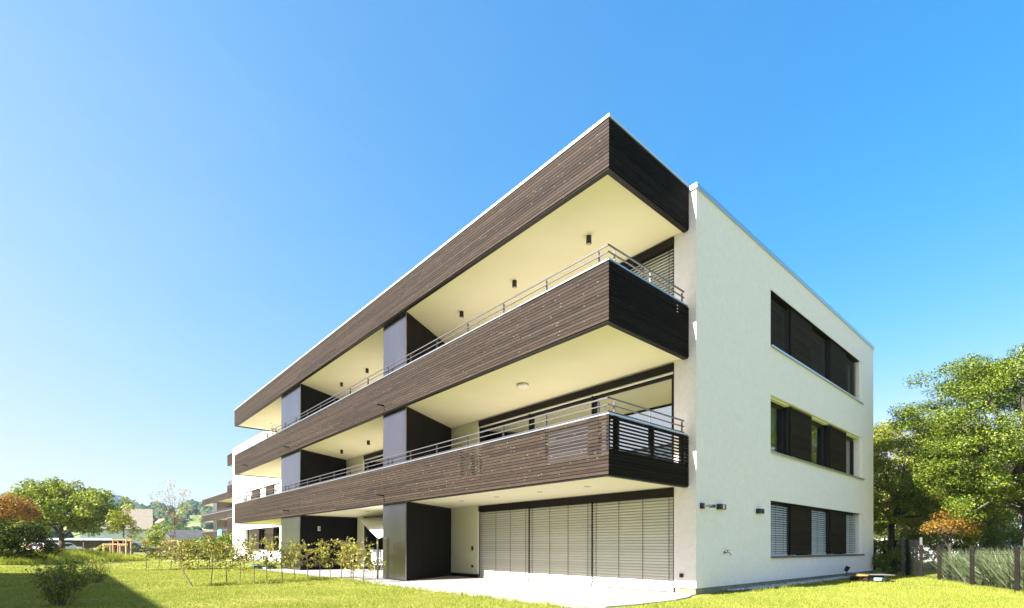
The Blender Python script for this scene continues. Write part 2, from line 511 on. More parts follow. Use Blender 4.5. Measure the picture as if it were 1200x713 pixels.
gv = MB()
gv.quad((P_ - .02, 4.6, -.008), (P_ + .42, 4.9, -.008), (P_ + .46, 16.2, -.008), (P_ - .02, 16.2, -.008))
tag(gv.build('gravel_bed', M['gravel']), kind='structure')
pb = MB()
for i in range(1500):
    y = random.uniform(4.3, 15.9); w = .40 if y > 6 else .12 + .16 * (y - 4.3)
    x = P_ + .02 + random.random() * w
    r = random.uniform(.016, .036)
    pb.ball((x, y, r * .5), r, 6, 4, (1, random.uniform(.7, 1.2), .7))
tag(pb.build('pebbles', M['pebble'], smooth=True), kind='stuff')

# road behind the fence
rd = MB()
rd.quad((2.0, 31.5, -.02), (40, 12.5, -.02), (44, 18, -.02), (5, 38, -.02))
tag(rd.build('road', M['asphalt']), kind='structure')
kb = MB()
dv = Vector((40 - 2.0, 12.5 - 31.5)).normalized(); nv = Vector((-dv.y, dv.x)) * .1
kb.prism([(2 - nv.x, 31.5 - nv.y), (40 - nv.x, 12.5 - nv.y), (40 + nv.x, 12.5 + nv.y), (2 + nv.x, 31.5 + nv.y)], -.1, .12)
tag(kb.build('kerb', M['terrace']), kind='structure')

# hills to the left (north-west): terrain in rings round the place
def hill_h(phi, R):
    a = math.degrees(phi)
    env = 1 / (1 + math.exp((a + 12) / 4)) * 1 / (1 + math.exp(-(a + 78) / 5))
    ridge = 64 + 4 * math.sin(a * .6 + 1) + 2 * math.sin(a * 2.3) + 1.2 * math.sin(a * 5.1 + 2)
    s = min(max((R - 330) / 720, 0), 1); s = s * s * (3 - 2 * s)
    h = ridge * s * (1 + .10 * math.sin(R * .013 + a * .5) * (1 - s))
    if R > 1050: h *= max(0, 1 - (R - 1050) / 900)
    dx = R * math.sin(phi - math.radians(-37.9)); dy = R * math.cos(phi - math.radians(-37.9)) - 2250
    dome = 112 * math.exp(-(dx / 150) ** 2 - (dy / 330) ** 2) + 62 * math.exp(-((dx + 150) / 380) ** 2 - (dy / 330) ** 2)
    return env * h + dome * (1 if R > 1300 else 0) - .4 * max(0, 1 - s * 30)
def polar(phi, R):
    q = FW * math.cos(phi) + RT * math.sin(phi)
    return CAM[0] + q[0] * R, CAM[1] + q[1] * R
hm = MB(); na, nr = 150, 64
phis = [math.radians(-95 + 100 * i / na) for i in range(na + 1)]
Rs = [300 + 2500 * (j / nr) ** 1.25 for j in range(nr + 1)]
vs = []
for ph in phis:
    for R in Rs:
        x, y = polar(ph, R); vs.append((x, y, hill_h(ph, R) + (.9 * math.sin(x * .05) * math.cos(y * .043)) * (1 if R > 420 else 0) - .1))
fs = [(i * (nr + 1) + j, (i + 1) * (nr + 1) + j, (i + 1) * (nr + 1) + j + 1, i * (nr + 1) + j + 1) for i in range(na) for j in range(nr)]
hm.add(vs, fs)
tag(hm.build('hills', M['hill'], smooth=True), kind='structure')
# the wooded slopes: crowns of one far-off wood
fb = MB(); rr = random.Random(11); cnt = 0
while cnt < 9500:
    ph = math.radians(rr.uniform(-47, -24)); R = rr.uniform(430, 1080) if rr.random() < .84 else rr.uniform(1950, 2350)
    a = math.degrees(ph)
    mask = math.sin(a * 1.25 + R * .011) + math.sin(a * 2.7 - R * .017 + 1.3) + .5 * math.sin(R * .043 + a)
    if R < 1300 and mask < (-.35 if R > 650 else .55): continue
    if 880 < R < 1065 and -36.2 < a < -33.0: continue
    x, y = polar(ph, R); z = hill_h(ph, R)
    r = rr.uniform(2.2, 4.4) * (1.9 if R > 1300 else 1)
    b = len(fb.v)
    fb.ball((x, y, z + r * .8), r, 6, 4, (1, 1, rr.uniform(1.0, 1.6)))
    for i in range(b, len(fb.v)):
        vx, vy, vz = fb.v[i]; fb.v[i] = (vx + rr.uniform(-.2, .2) * r, vy + rr.uniform(-.2, .2) * r, vz + rr.uniform(-.2, .2) * r)
    cnt += 1
tag(fb.build('wooded_hillside', M['lf_forest'], smooth=True), kind='stuff')

# ------------------------------------------------------------------ the apartment building
BLD = empty('apartment_building', (0, 0, 0), 'long white three-storey apartment building with brown timber balconies, nearest the lawn', 'building')

def boards(mb, axis, a0, a1, face, out, z0, z1, n, th=.026, gap=.011, slots=(), rng=random, seg=(3.2, 5.2)):
    """Rows of boards on the plane axis-normal coordinate 'face'; out = +1/-1 side the boards stand proud of.
    slots: (s0, s1, k0) - between s0 and s1, rows from k0 up are narrow slats with open gaps."""
    pitch = (z1 - z0) / n
    def put(u0, u1, za, zb, t):
        f1 = face; f0 = face - out * (th + t)
        if axis == 'x': mb.box((u0, f0, za), (u1, f1 + out * t * 0 , zb))
        else: mb.box((f0, u0, za), (f1, u1, zb))
    for k in range(n):
        za = z0 + k * pitch + gap * .5; zb = z0 + (k + 1) * pitch - gap * .5
        u = a0; first = True
        cuts = []
        p = a0 + rng.uniform(.8, seg[1])
        while p < a1 - .8:
            cuts.append(p); p += rng.uniform(*seg)
        marks = sorted(set([a0, a1] + cuts + [s for sl in slots if k >= sl[2] for s in sl[:2]]))
        for u0, u1 in zip(marks[:-1], marks[1:]):
            c = .5 * (u0 + u1)
            in_slot = any(sl[0] <= c <= sl[1] and k >= sl[2] and k < n - 1 for sl in slots)
            j = rng.uniform(0, .0035)
            zz = zb - pitch * (.40 if axis == 'y' else .10) if in_slot else zb
            lo = face - out * th - out * 0; f_out = face - out * j
            if axis == 'x': mb.box((u0 + .0028, lo, za), (u1 - .0028, f_out, zz))
            else: mb.box((lo, u0 + .0028, za), (f_out, u1 - .0028, zz))

# wall body -------------------------------------------------
W = MB()
def wall_y(mb, x0, x1, z0, z1, holes, y0, y1):
    """wall in a plane of constant y with rectangular holes (xa,xb,za,zb)"""
    xs = sorted(set([x0, x1] + [h[0] for h in holes] + [h[1] for h in holes]))
    for xa, xb in zip(xs[:-1], xs[1:]):
        c = .5 * (xa + xb)
        hs = sorted([(h[2], h[3]) for h in holes if h[0] < c < h[1]])
        z = z0
        for a, b in hs:
            if a > z + 1e-6: mb.box((xa, y0, z), (xb, y1, a))
            z = b
        if z < z1 - 1e-6: mb.box((xa, y0, z), (xb, y1, z1))
def wall_x(mb, y0, y1, z0, z1, holes, x0, x1):
    ys = sorted(set([y0, y1] + [h[0] for h in holes] + [h[1] for h in holes]))
    for ya, yb in zip(ys[:-1], ys[1:]):
        c = .5 * (ya + yb)
        hs = sorted([(h[2], h[3]) for h in holes if h[0] < c < h[1]])
        z = z0
        for a, b in hs:
            if a > z + 1e-6: mb.box((x0, ya, z), (x1, yb, a))
            z = b
        if z < z1 - 1e-6: mb.box((x0, ya, z), (x1, yb, z1))

FLOORS = [0.0, 2.75, 5.65]          # balcony floor levels
HEADS = [2.43, 5.32, 8.24]          # tops of the glazed openings
GZ = [(0, .80, 2.34), (1, 3.70, 5.27), (2, 6.63, 8.17)]
gable_holes = [(6.92, 15.40, a, b) for _, a, b in GZ]
wall_x(W, D1 + .35, D2 - .35, .12, 9.08, gable_holes, P_ - .35, P_)
front_holes = []
for f, h in zip(FLOORS, HEADS):
    front_holes += [(-7.75, -.38, f, h), (-16.55, -10.95, f, h)]
front_holes += [(-37.3, -28.9, a, b) for a, b in ((.80, 2.36), (3.70, 5.25), (6.63, 8.17))]
wall_y(W, XW, P_, .12, 9.08, front_holes, D1, D1 + .35)
wall_y(W, XW, P_, .12, 9.08, [], D2 - .35, D2)
wall_x(W, D1 + .35, D2 - .35, .12, 9.08, [], XW, XW + .35)
wo = W.build('wall', M['stucco'], BLD)
for lo, hi in (((-.37, D1 + .03, -.1), (P_ - .025, D1 + .329, .118)), ((P_ - .3, D1 + .33, -.1), (P_ - .025, D2 - .03, .118)),
               ((XW + .025, D1 + .03, -.1), (-16.6, D1 + .3, .118)), ((-10.94, D1 + .03, -.1), (-7.8, D1 + .3, .118))):
    pl = MB(); pl.box(lo, hi); pl.build('plinth', M['plinth'], BLD)
it = MB()
it.box((XW + .8, D1 + 1.3, .2), (P_ - .75, D2 - .8, 8.9))  # solid dark block added so no light passes through behind the glass
it.build('interior_core', M['interior'], BLD)
fl = MB()
for z in (0.0, 2.6, 5.5):
    fl.box((XW + .36, D1 + .36, z - .1), (P_ - .36, D1 + 1.25, z + .08)); fl.box((P_ - .74, D1 + 1.26, z - .1), (P_ - .36, D2 - .36, z + .08))
fl.build('inner_floor', M['interior'], BLD)
rf = MB()
rf.box((XW + .31, D1 + .31, 9.082), (P_ - .31, D2 - .02, 9.16))
rf.build('roof', M['sheet_grey'], BLD)
for lo, hi in (((P_ - .3, D1 - .035, 9.08), (P_ + .035, D2 + .035, 9.19)), ((XW - .035, D1 - .035, 9.08), (P_ - .302, D1 + .3, 9.19)), ((XW - .035, D1 + .302, 9.08), (XW + .3, D2 + .035, 9.19))):
    fs_ = MB(); fs_.box(lo, hi); fs_.build('roof_flashing', M['cap'], BLD)
for f, h in zip(FLOORS, HEADS):
    for xa, xb in ((-9.36, -7.80), (-17.22 if f == 0 else -18.48, -16.60)):
        cw = MB(); cw.box((xa, D1 - .012, f + (.14 if f == 0 else 0)), (xb, D1 - .001, h + .02 if f else 2.440)); cw.build('recess_wall', M['cream'], BLD)
for xa, xb in ((-9.34, -7.80), (-17.18, -16.60)):
    sk = MB(); sk.box((xa, D1 - .02, .0), (xb, D1 - .0125, .10)); sk.build('skirting', M['darkmetal'], BLD)

# canopy and balconies -------------------------------------
def capped_cladding(parent, z0, z1, n, rows_front_slots=(), side_slot=None, lip=.03, top='cap', side=True, x0=XL, x1=0.0, y0=0.0, y1=D1, left=True):
    mb = MB(); rng = random.Random(int(z0 * 100) + int(abs(x0)))
    boards(mb, 'x', x0, x1, y0, -1, z0, z1, n, slots=rows_front_slots, rng=rng)
    mb.build('front_cladding', M['wood'], parent)
    pitch = (z1 - z0) / n
    bk = MB()
    marks = sorted(set([x0 + .03, x1 - .03] + [s for sl in rows_front_slots for s in sl[:2]]))
    for u0, u1 in zip(marks[:-1], marks[1:]):
        c = .5 * (u0 + u1); zt = z1
        for sl in rows_front_slots:
            if sl[0] <= c <= sl[1]: zt = z0 + sl[2] * pitch
        bk.box((u0, y0 + .028, z0 + .004), (u1, y0 + .095, zt - .002))
    if side:
        sd = MB()
        sl = [(a, b, side_slot[1]) for a, b in side_slot[0]] if side_slot else ()
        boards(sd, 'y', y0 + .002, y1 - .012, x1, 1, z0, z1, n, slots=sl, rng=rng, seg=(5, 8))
        sd.build('side_cladding', M['wood_shaded'], parent)
        if side_slot:
            bk.box((x1 - .095, y0 + .1, z0 + .004), (x1 - .03, y1 - .014, z0 + side_slot[1] * pitch))
            ps = [y0] + [v for a, b in side_slot[0] for v in (a, b)] + [y1]
            us = [(y0 + .03, side_slot[0][0][0])] + [(side_slot[0][i][1], side_slot[0][i + 1][0]) for i in range(len(side_slot[0]) - 1)] + [(side_slot[0][-1][1], y1 - .014)]
            for a, b in us:
                if b - a > .01: bk.box((x1 - .09, a, z0 + side_slot[1] * pitch + .001), (x1 - .03, b, z1 - .003))
        else:
            bk.box((x1 - .095, y0 + .1, z0 + .004), (x1 - .03, y1 - .014, z1 - .002))
    if left:
        bk.box((x0 + .03, y0 + .1, z0 + .004), (x0 + .095, y1 - .014, z1 - .002))
        ls = MB(); boards(ls, 'y', y0 + .002, y1 - .012, x0, -1, z0, z1, n, rng=rng, seg=(5, 8)); ls.build('side_cladding', M['wood'], parent)
    bk.build('cladding_backing', M['backing'], parent)
    return pitch

def metal_cap(parent, z, h, m, x0=XL, x1=0.0, y0=0.0, y1=D1, ov=.018, w=.14):
    c = MB()
    c.box((x0 - ov, y0 - ov, z), (x1 + ov, y0 + w, z + h))
    c.box((x1 - w, y0 + w, z), (x1 + ov, y1 - .06, z + h))
    c.box((x0 - ov, y0 + w, z), (x0 + w, y1 - .06, z + h))
    c.build('metal_cap', m, parent)

CAN = MB()
CAN.box((XL + .10, .10, 8.262), (-.10, D1 - .002, 9.10))
can = CAN.build('canopy', M['soffit'], BLD)
capped_cladding(can, 8.235, 9.16, 13)
metal_cap(can, 9.162, .06, M['cap_bright'])
ct = MB(); ct.box((XL + .1, .14, 9.105), (-.14, D1 - .1, 9.15)); ct.build('canopy_top', M['sheet_grey'], can)
# drip trim under the cladding
def lip(parent, z, x0=XL, x1=0.0, y1=D1):
    l = MB()
    l.box((x0 + .02, .022, z - .022), (x1 - .02, .135, z + .002)); l.box((x1 - .135, .135, z - .022), (x1 - .022, y1 - .014, z + .002)); l.box((x0 + .022, .135, z - .022), (x0 + .135, y1 - .014, z + .002))
    l.build('drip_trim', M['darkmetal'], parent)
lip(can, 8.235)

def balcony(zb, zt, floor, front_slots=(), side_slot=None):
    s = MB()
    s.box((XL + .10, .10, zb + .022), (-.10, D1 - .002, floor))
    b = s.build('balcony', M['soffit'], BLD)
    capped_cladding(b, zb, zt, 16, front_slots, side_slot)
    lip(b, zb)
    metal_cap(b, zt + .002, .028, M['cap'])
    r = MB()
    for dz in (.075, .205, .335):
        t = .009 if dz < .3 else .013
        z = zt + dz
        r.box((XL + .03, .045, z - t), (-.036, .045 + .022, z + t)); r.box((-.062, .045, z - t - .0005), (-.036, D1 - .14, z + t - .0005)); r.box((XL + .036, .0675, z - t), (XL + .058, D1 - .14, z + t))
    x = -.31
    while x > XL + .1:
        r.box((x - .006, .068, zt - .25), (x + .006, .11, zt + .318)); x -= 1.423
    for y in (.27, 1.48, D1 - .17):
        r.box((-.10, y - .006, zt - .25), (-.0625, y + .006, zt + .318)); r.box((XL + .0585, y - .006, zt - .25), (XL + .1, y + .006, zt + .318))
    r.build('railing', M['steel'], b)
    return b
bal_u = balcony(5.335, 6.458, 5.65, side_slot=([(2.40, 2.58)], 12))
bal_l = balcony(2.421, 3.551, 2.75, front_slots=[(-1.68, -.52, 6), (-.24, -.03, 6), (-4.75, -4.35, 6), (-4.28, -3.86, 6)],
                side_slot=([(.05, .24), (.34, 1.43), (1.53, 2.62), (2.76, 2.88)], 7))
def spouts(b, z, xs):
    for x in xs:
        s = MB(); s.tube([(x, .06, z), (x, -.26, z - .012)], .026, 8); s.build('water_spout', M['black'], b, smooth=False)
spouts(bal_u, 5.56, (-8.95, -18.05, -25.0)); spouts(bal_l, 2.69, (-8.95, -18.05))

# the balconies on the far short side, seen past the left corner
def west_band(z0, z1, nm, rail):
    s = MB(); x0, x1, y0, y1 = -45.0, XW - .02, 3.35, 11.5
    s.box((x0 + .1, y0 + .1, z0 + .02), (x1, y1 - .1, z0 + .3 if rail else z1 - .02))
    b = s.build(nm, M['soffit'], BLD)
    mb = MB(); boards(mb, 'x', x0, x1, y0, -1, z0, z1, 14); boards(mb, 'y', y0 + .03, y1, x0, -1, z0, z1, 14)
    mb.build('cladding', M['wood'], b)
    bk = MB(); bk.box((x0 + .03, y0 + .03, z0 + .005), (x1, y0 + .095, z1 - .003)); bk.box((x0 + .03, y0 + .1, z0 + .005), (x0 + .095, y1, z1 - .003)); bk.build('cladding_backing', M['backing'], b)
    c = MB(); c.box((x0 - .02, y0 - .02, z1), (x1, y0 + .14, z1 + .05)); c.box((x0 - .02, y0 + .141, z1), (x0 + .14, y1, z1 + .05)); c.build('metal_cap', M['cap'], b)
    if rail:
        r = MB()
        for dz in (.1, .23, .36): r.box((x0 + .04, y0 + .04, z1 + dz - .015), (x1 - .1, y0 + .07, z1 + dz + .015)); r.box((x0 + .04, y0 + .071, z1 + dz - .015), (x0 + .07, y1, z1 + dz + .015))
        for i in range(4): r.box((x0 + .3 + i * 1.1, y0 + .071, z1 - .1), (x0 + .312 + i * 1.1, y0 + .11, z1 + .34))
        r.build('railing', M['steel'], b)
west_band(8.235, 9.16, 'canopy', False); west_band(5.335, 6.458, 'balcony', True); west_band(2.421, 3.551, 'balcony', True)

# partition boxes between the flats: a metal front, flanks that run back at a slant
for i, (f, top) in enumerate(((.0, 2.441), (2.755, 5.354), (5.655, 8.258))):
    for (xa, xb, ba, bb) in ((-9.32, -7.86, -10.85, -9.38), (-19.67, -17.10, -21.2, -17.24 if i == 0 else -18.5)):
        b = MB(); yb = D1 - .015
        b.prism([(xa + .02, .2), (xb - .012, .2), (bb, yb), (ba, yb)], f + .012, top)
        o = b.build('storage_box', M['darkpanel'], BLD)
        mid = .5 * (xa + xb)
        for ua, ub in ((xa, mid - .004), (mid + .004, xb)):
            e = MB(); e.box((ua, .165, f + .02), (ub, .199, top - .004)); e.build('front_panel', M['panel'], o)
        p0, p1 = Vector((xb - .012, .2)), Vector((bb, yb)); d = (p1 - p0); n_ = Vector((d.y, -d.x)).normalized()
        def strip(t0, t1, z0, z1, th):
            a, c = p0 + d * t0 + n_ * .001, p0 + d * t1 + n_ * .001
            q = MB(); q.prism([tuple(a), tuple(a + n_ * th), tuple(c + n_ * th), tuple(c)], z0, z1); return q
        strip(.004, .33, f + .05, top - .06, .008).build('side_panel', M['darkpanel'], o)
        strip(.333, .985, f + .05, top - .06, .008).build('side_panel', M['darkpanel'], o)
        strip(.0, .99, top - .055, top - .012, .014).build('top_rail', M['darkmetal'], o)

# venetian blinds -------------------------------------------
def blind(parent, axis, u0, u1, face, z0, z1, m, pitch=.072, cords=(), tilt=1.0, rail=.05, depth=.078, out=-1):
    mb = MB()
    n = int((z1 - z0 - rail) / pitch)
    hw = depth * .5
    for k in range(n):
        zc = z0 + rail + (k + .5) * pitch
        prof = []
        for t, bulge in ((-1, 0), (0, .006), (1, 0)):
            du = t * hw
            prof.append((du * math.cos(tilt) * -1 + bulge * math.sin(tilt), du * math.sin(tilt) + bulge * math.cos(tilt)))
        # outer edge low: rain runs off
        vs = []
        for u in (u0, u1):
            for (n_, z_) in prof:
                nn = face + out * n_
                vs.append((u, nn, zc + z_) if axis == 'x' else (nn, u, zc + z_))
        mb.add(vs, [(0, 3, 4, 1), (1, 4, 5, 2)])
    b = mb.build('blind', m, parent, smooth=True)
    rl = MB()
    if axis == 'x': rl.box((u0, face - .03, z0), (u1, face + .03, z0 + .035))
    else: rl.box((face - .03, u0, z0), (face + .03, u1, z0 + .035))
    rl.build('bottom_rail', m, parent)
    cd = MB()
    for c in cords:
        cd = MB(); y = face + out * (hw * math.cos(tilt) + .004)
        if axis == 'x': cd.box((c - .006, y - .002, z0 + .03), (c + .006, y + .002, z1))
        else: cd.box((y - .002, c - .006, z0 + .03), (y + .002, c + .006, z1))
        cd.build('cord', M['cord'], parent)
    return b

def sliding_door(xa, xb, f, top, blinds, third=None, box_h=.19):
    """glazed terrace front: head box, frame, panes, blinds"""
    n = 3; w = (xb - xa) / n
    fr = MB()
    y0, y1 = D1 + .10, D1 + .17
    fr.box((xa + .002, y0, f + .001), (xb - .002, y1, f + .07)); fr.box((xa + .002, y0, top - .3), (xb - .002, y1, top - .002))
    for k in range(n + 1):
        c = xa + w * k; hw = .05 if 0 < k < n else .06
        c = min(max(c, xa + hw + .002), xb - hw - .002)
        fr.box((c - hw, y0 - .004, f + .071), (c + hw, y1 + .004, top - .301))
    d = fr.build('sliding_door', M['frame'], BLD)
    hb = MB(); hb.box((xa + .003, D1 - .03, top - box_h), (xb - .003, D1 + .095, top - .003)); hb.build('blind_box', M['darkmetal'], d)
    gm = MB()
    for k in range(n):
        a = xa + w * k + .05; b = xa + w * (k + 1) - .05
        g_ = MB(); g_.box((a, D1 + .128, f + .07), (b, D1 + .142, top - .3)); g_.build('glass_pane', M['mirror'], d)
    for k in blinds:
        a = xa + w * k + .022; b = xa + w * (k + 1) - .022
        cords = [a + .12 + (b - a - .24) * t for t in (0, .34, .67, 1)]
        blind(d, 'x', a, b, D1 + .045, f + .012, top - box_h - .004, M['slat'], cords=cords)
    for k in range(n + 1):
        gr = MB(); c = min(max(xa + w * k, xa + .014), xb - .014)
        gr.box((c - .012, D1 + .012, f + .01), (c + .012, D1 + .08, top - box_h - .001))
        gr.build('blind_guide', M['frame'], d)
    if not blinds:
        pk = MB(); pk.box((xa + .03, D1 + .005, top - box_h - .035), (xb - .03, D1 + .08, top - box_h - .004)); pk.build('raised_blind', M['slat'], d)
    return d
sliding_door(-7.75, -.38, .004, 2.43, (0, 1, 2))
sliding_door(-7.75, -.38, 2.756, 5.32, ())
sliding_door(-7.75, -.38, 5.656, 8.24, (0, 1, 2))
sliding_door(-16.55, -10.95, .004, 2.43, ())
sliding_door(-16.55, -10.95, 2.756, 5.32, ())
sliding_door(-16.55, -10.95, 5.656, 8.24, ())

# gable windows ---------------------------------------------
COLS = [(6.94, 8.36), (10.19, 11.70), (13.66, 15.06)]
SHUT = [(8.50, 10.17), (11.97, 13.64)]
for i, za, zb in GZ:
    X = P_
    fr = MB()
    fr.box((X - .30, 6.922, za + .002), (X - .22, 15.398, za + .05)); fr.box((X - .30, 6.922, zb - .16), (X - .22, 15.398, zb - .002))
    for a, b in ((6.922, 6.98), (8.30, 8.44), (10.15, 10.25), (11.64, 11.98), (13.62, 13.72), (15.02, 15.12)):
        fr.box((X - .303, a, za + .051), (X - .20, b, zb - .161))
    fr.box((X - .31, 8.445, za + .051), (X - .21, 10.145, zb - .161)); fr.box((X - .31, 11.985, za + .051), (X - .21, 13.615, zb - .161))
    w = fr.build('window', M['frame'], BLD)
    rv = MB(); rv.box((X - .30, 15.125, za + .001), (X - .03, 15.397, zb - .001)); rv.build('reveal', M['stucco'], w)
    sl = MB()
    sl.box((X - .22, 6.93, za - .03), (X + .045, 15.55, za - .002)); sl.box((X + .045, 6.93, za - .055), (X + .05, 15.55, za - .0))
    sl.build('sill', M['cap'] if i else M['steel'], w)
    hd = MB(); hd.box((X - .215, 6.925, zb - .024), (X - .01, 15.12, zb - .003)); hd.build('head_trim', M['cream'] if i == 1 else M['darkmetal'], w)  # cream on the middle window paints bounced light under the lintel
    for (a, b) in SHUT:
        s = MB()
        ns = 38
        for k in range(ns):
            z = za + .04 + (zb - za - .1) * k / ns
            s.box((X - .075, a + .045, z), (X - .045, b - .045, z + (zb - za - .1) / ns * .62))
        s.box((X - .085, a + .04, za + .035), (X - .078, b - .04, zb - .055))
        s.box((X - .09, a, za + .03), (X - .04, a + .044, zb - .05)); s.box((X - .09, b - .044, za + .03), (X - .04, b, zb - .05))
        s.build('shutter', M['shutter'], w)
        p_ = MB(); p_.box((X - .198, a - .13, za + .05), (X - .10, a - .004, zb - .05)); p_.build('side_post', M['frame'], w)
        for yy in (a + .03, b - .16):
            ft = MB(); ft.box((X - .1, yy, za), (X + .015, yy + .13, za + .028)); ft.build('shutter_foot', M['cap'], w)
    for k, (a, b) in enumerate(COLS):
        g_ = MB(); g_.box((X - .262, a, za + .05), (X - .25, b, zb - .16)); g_.build('glass_pane', M['glass'], w)
        if i == 1:
            cu = MB()
            wv = [(X - .42 + .02 * math.sin(t * 46), a - .05 + (b - a + .1) * t) for t in np.linspace(0, 1, 60)]
            lim = 60 if k != 1 else 26
            for (xa_, ya_), (xb_, yb_) in zip(wv[:lim - 1], wv[1:lim]):
                cu.quad((xa_, ya_, za + .02), (xb_, yb_, za + .02), (xb_, yb_, zb - .1), (xa_, ya_, zb - .1))
            cu.build('curtain', M['curtain'], w)
            bx_ = MB(); bx_.box((X - .17, a + .01, zb - .075), (X - .06, b - .01, zb - .026)); bx_.build('raised_blind', M['cream'], w)  # lawn-bounced light is put into the blind's cream colour
        else:
            cords = [a + (b - a) * t for t in ((.4, .8) if k == 0 else (.42, .85))]
            blind(w, 'y', a, b, X - .13, za + .012, zb - .03, M['slat_grey'] if i == 0 else M['slat_dark'], pitch=.066, cords=cords if i == 0 else (), tilt=.75 if i == 0 else 1.2, out=1, depth=.078)

# windows of the front wall beyond the balconies
for i, (za, zb) in enumerate(((.80, 2.36), (3.70, 5.25), (6.63, 8.17))):
    fr = MB(); y = D1
    fr.box((-37.298, y + .2, za), (-28.902, y + .28, za + .06)); fr.box((-37.298, y + .2, zb - .1), (-28.902, y + .28, zb - .002))
    for a, b in ((-37.298, -37.2), (-35.66, -35.5), (-33.8, -33.7), (-32.2, -32.05), (-30.45, -30.35), (-29.0, -28.902)):
        fr.box((a, y + .197, za + .061), (b, y + .285, zb - .101))
    w = fr.build('window', M['frame'], BLD)
    for a, b in ((-35.6, -33.75), (-32.15, -30.4)):
        s = MB(); boards(s, 'x', a, b, y + .05, -1, za + .03, zb - .03, 24, rng=random.Random(3)); s.box((a, y + .077, za + .03), (b, y + .1, zb - .03)); s.build('shutter', M['wood'], w)
    for a, b in ((-37.2, -35.66), (-33.7, -32.2), (-30.35, -29.0)):
        g_ = MB(); g_.box((a, y + .235, za + .06), (b, y + .247, zb - .1)); g_.build('glass_pane', M['glass'], w)
        if i == 1: blind(w, 'x', a, b, y + .13, za + .01, zb - .03, M['slat'])
    s = MB(); s.box((-37.3, y - .04, za - .03), (-28.9, y + .2, za - .002)); s.build('sill', M['cap'], w)

# recessed lights, sockets, hatch: fixed in the building
for i, x in enumerate((-1.67, -3.23, -4.95, -6.6, -12.99)):
    d = MB(); d.tube([(x, 1.37, 2.4435), (x, 1.37, 2.433)], .075 if i < 4 else .11, 16); d.build('downlight', M['greyplastic'], BLD)
for nm, x, z, h, y in (('light_switch', -8.08, 1.0, .15, D1 - .012), ('socket', -8.08, .38, .09, D1 - .012), ('socket', -.18, .40, .09, D1)):
    s = MB(); s.box((x - .045, y - .035, z - h * .5), (x + .045, y - .0005, z + h * .5)); o = s.build(nm, M['black'], BLD, bevel=.008)
s = MB(); s.box((P_ + .0005, 3.57, .27), (P_ + .012, 3.82, .50)); s.build('service_hatch', M['white'], BLD, bevel=.004)

# ------------------------------------------------------------------ lamps and fittings
CY = [(-1.70, 1.44, 8.262, 'black cylinder ceiling lamp on the top soffit, nearest the building corner'),
      (-4.33, 1.47, 8.262, 'black cylinder ceiling lamp on the top soffit, middle of the nearest bay'),
      (-6.76, 1.46, 8.262, 'black cylinder ceiling lamp on the top soffit, beside the blue-grey partition box'),
      (-13.41, 1.55, 8.262, 'black cylinder ceiling lamp on the middle bay top soffit, nearer the near box'),
      (-15.81, 1.5, 8.262, 'black cylinder ceiling lamp on the middle bay top soffit, nearer the far box'),
      (-13.42, 1.62, 5.357, 'black cylinder ceiling lamp below the upper balcony, middle bay, nearer the near box'),
      (-16.06, 1.62, 5.357, 'black cylinder ceiling lamp below the upper balcony, middle bay, nearer the far box')]
for x, y, z, lab in CY:
    t = empty('ceiling_lamp', (x, y, z), lab, 'ceiling lamp', 'cylinder lamps under the balcony soffits')
    b = MB(); b.tube([(0, 0, 0), (0, 0, -.17)], .062, 18); b.build('lamp_body', M['black'], t)
    b = MB(); b.tube([(0, 0, -.1702), (0, 0, -.178)], .045, 18); b.build('lens', M['greyplastic'], t)
t = empty('ceiling_lamp', (-3.95, 1.44, 5.357), 'flat round white ceiling lamp below the upper balcony, nearest bay', 'ceiling lamp')
b = MB(); b.tube([(0, 0, 0), (0, 0, -.03)], .15, 28); b.build('lamp_base', M['greyplastic'], t)
b = MB(); b.tube([(0, 0, -.031), (0, 0, -.075), (0, 0, -.09)], [.165, .16, .12], 28); b.build('diffuser', M['white'], t)

t = empty('security_camera', (P_, 3.13, 1.98), 'small black floodlight on a short arm, nearest the white wall corner', 'floodlight')
b = MB(); b.box((0, -.06, -.065), (.06, .06, .065)); b.build('mount', M['black'], t, bevel=.01)
b = MB(); b.tube([(.06, 0, 0), (.12, .05, .0), (.16, .16, .0)], .02, 8); b.build('arm', M['brass'], t)
b = MB(); b.box((.10, .14, -.035), (.2, .30, .035)); b.build('head', M['black'], t, bevel=.012)
t.name = 'wall_floodlight'
for y, lab in ((3.98, 'black box wall lamp with bright centre, left of the other box lamp'), (6.12, 'black box wall lamp just left of the lowest window')):
    t = empty('wall_lamp', (P_, y, 2.0), lab, 'wall lamp')
    b = MB(); b.box((.0, -.14, -.065), (.11, .14, .065)); b.build('lamp_body', M['black'], t, bevel=.012)
    b = MB(); b.box((.1105, -.05, -.055), (.116, .06, .055)); b.build('front_plate', M['brass'] if y < 5 else M['black'], t)
    b = MB(); b.box((.02, -.11, -.073), (.09, .11, -.0655)); b.build('lens', M['white'], t)
t = empty('garden_tap', (P_, 4.22, .92), 'small metal garden tap on the white wall', 'tap')
b = MB(); b.tube([(0, 0, 0), (.02, 0, 0)], .035, 12); b.tube([(.02, 0, 0), (.11, .02, 0), (.14, .03, -.02), (.15, .03, -.07)], [.015, .016, .016, .013], 8); b.build('spout', M['brass'], t, smooth=True)
b = MB(); b.tube([(.08, .01, .01), (.08, .01, .05)], .009, 8); b.box((.06, -.05, .05), (.10, .09, .062)); b.build('handle', M['steel'], t)
t = empty('garden_spotlight', (P_ + .16, 12.9, 0), 'black garden spotlight on a spike in the gravel strip', 'spotlight')
b = MB(); b.tube([(0, 0, -.05), (0, 0, .22)], .012, 6); b.build('spike', M['black'], t)
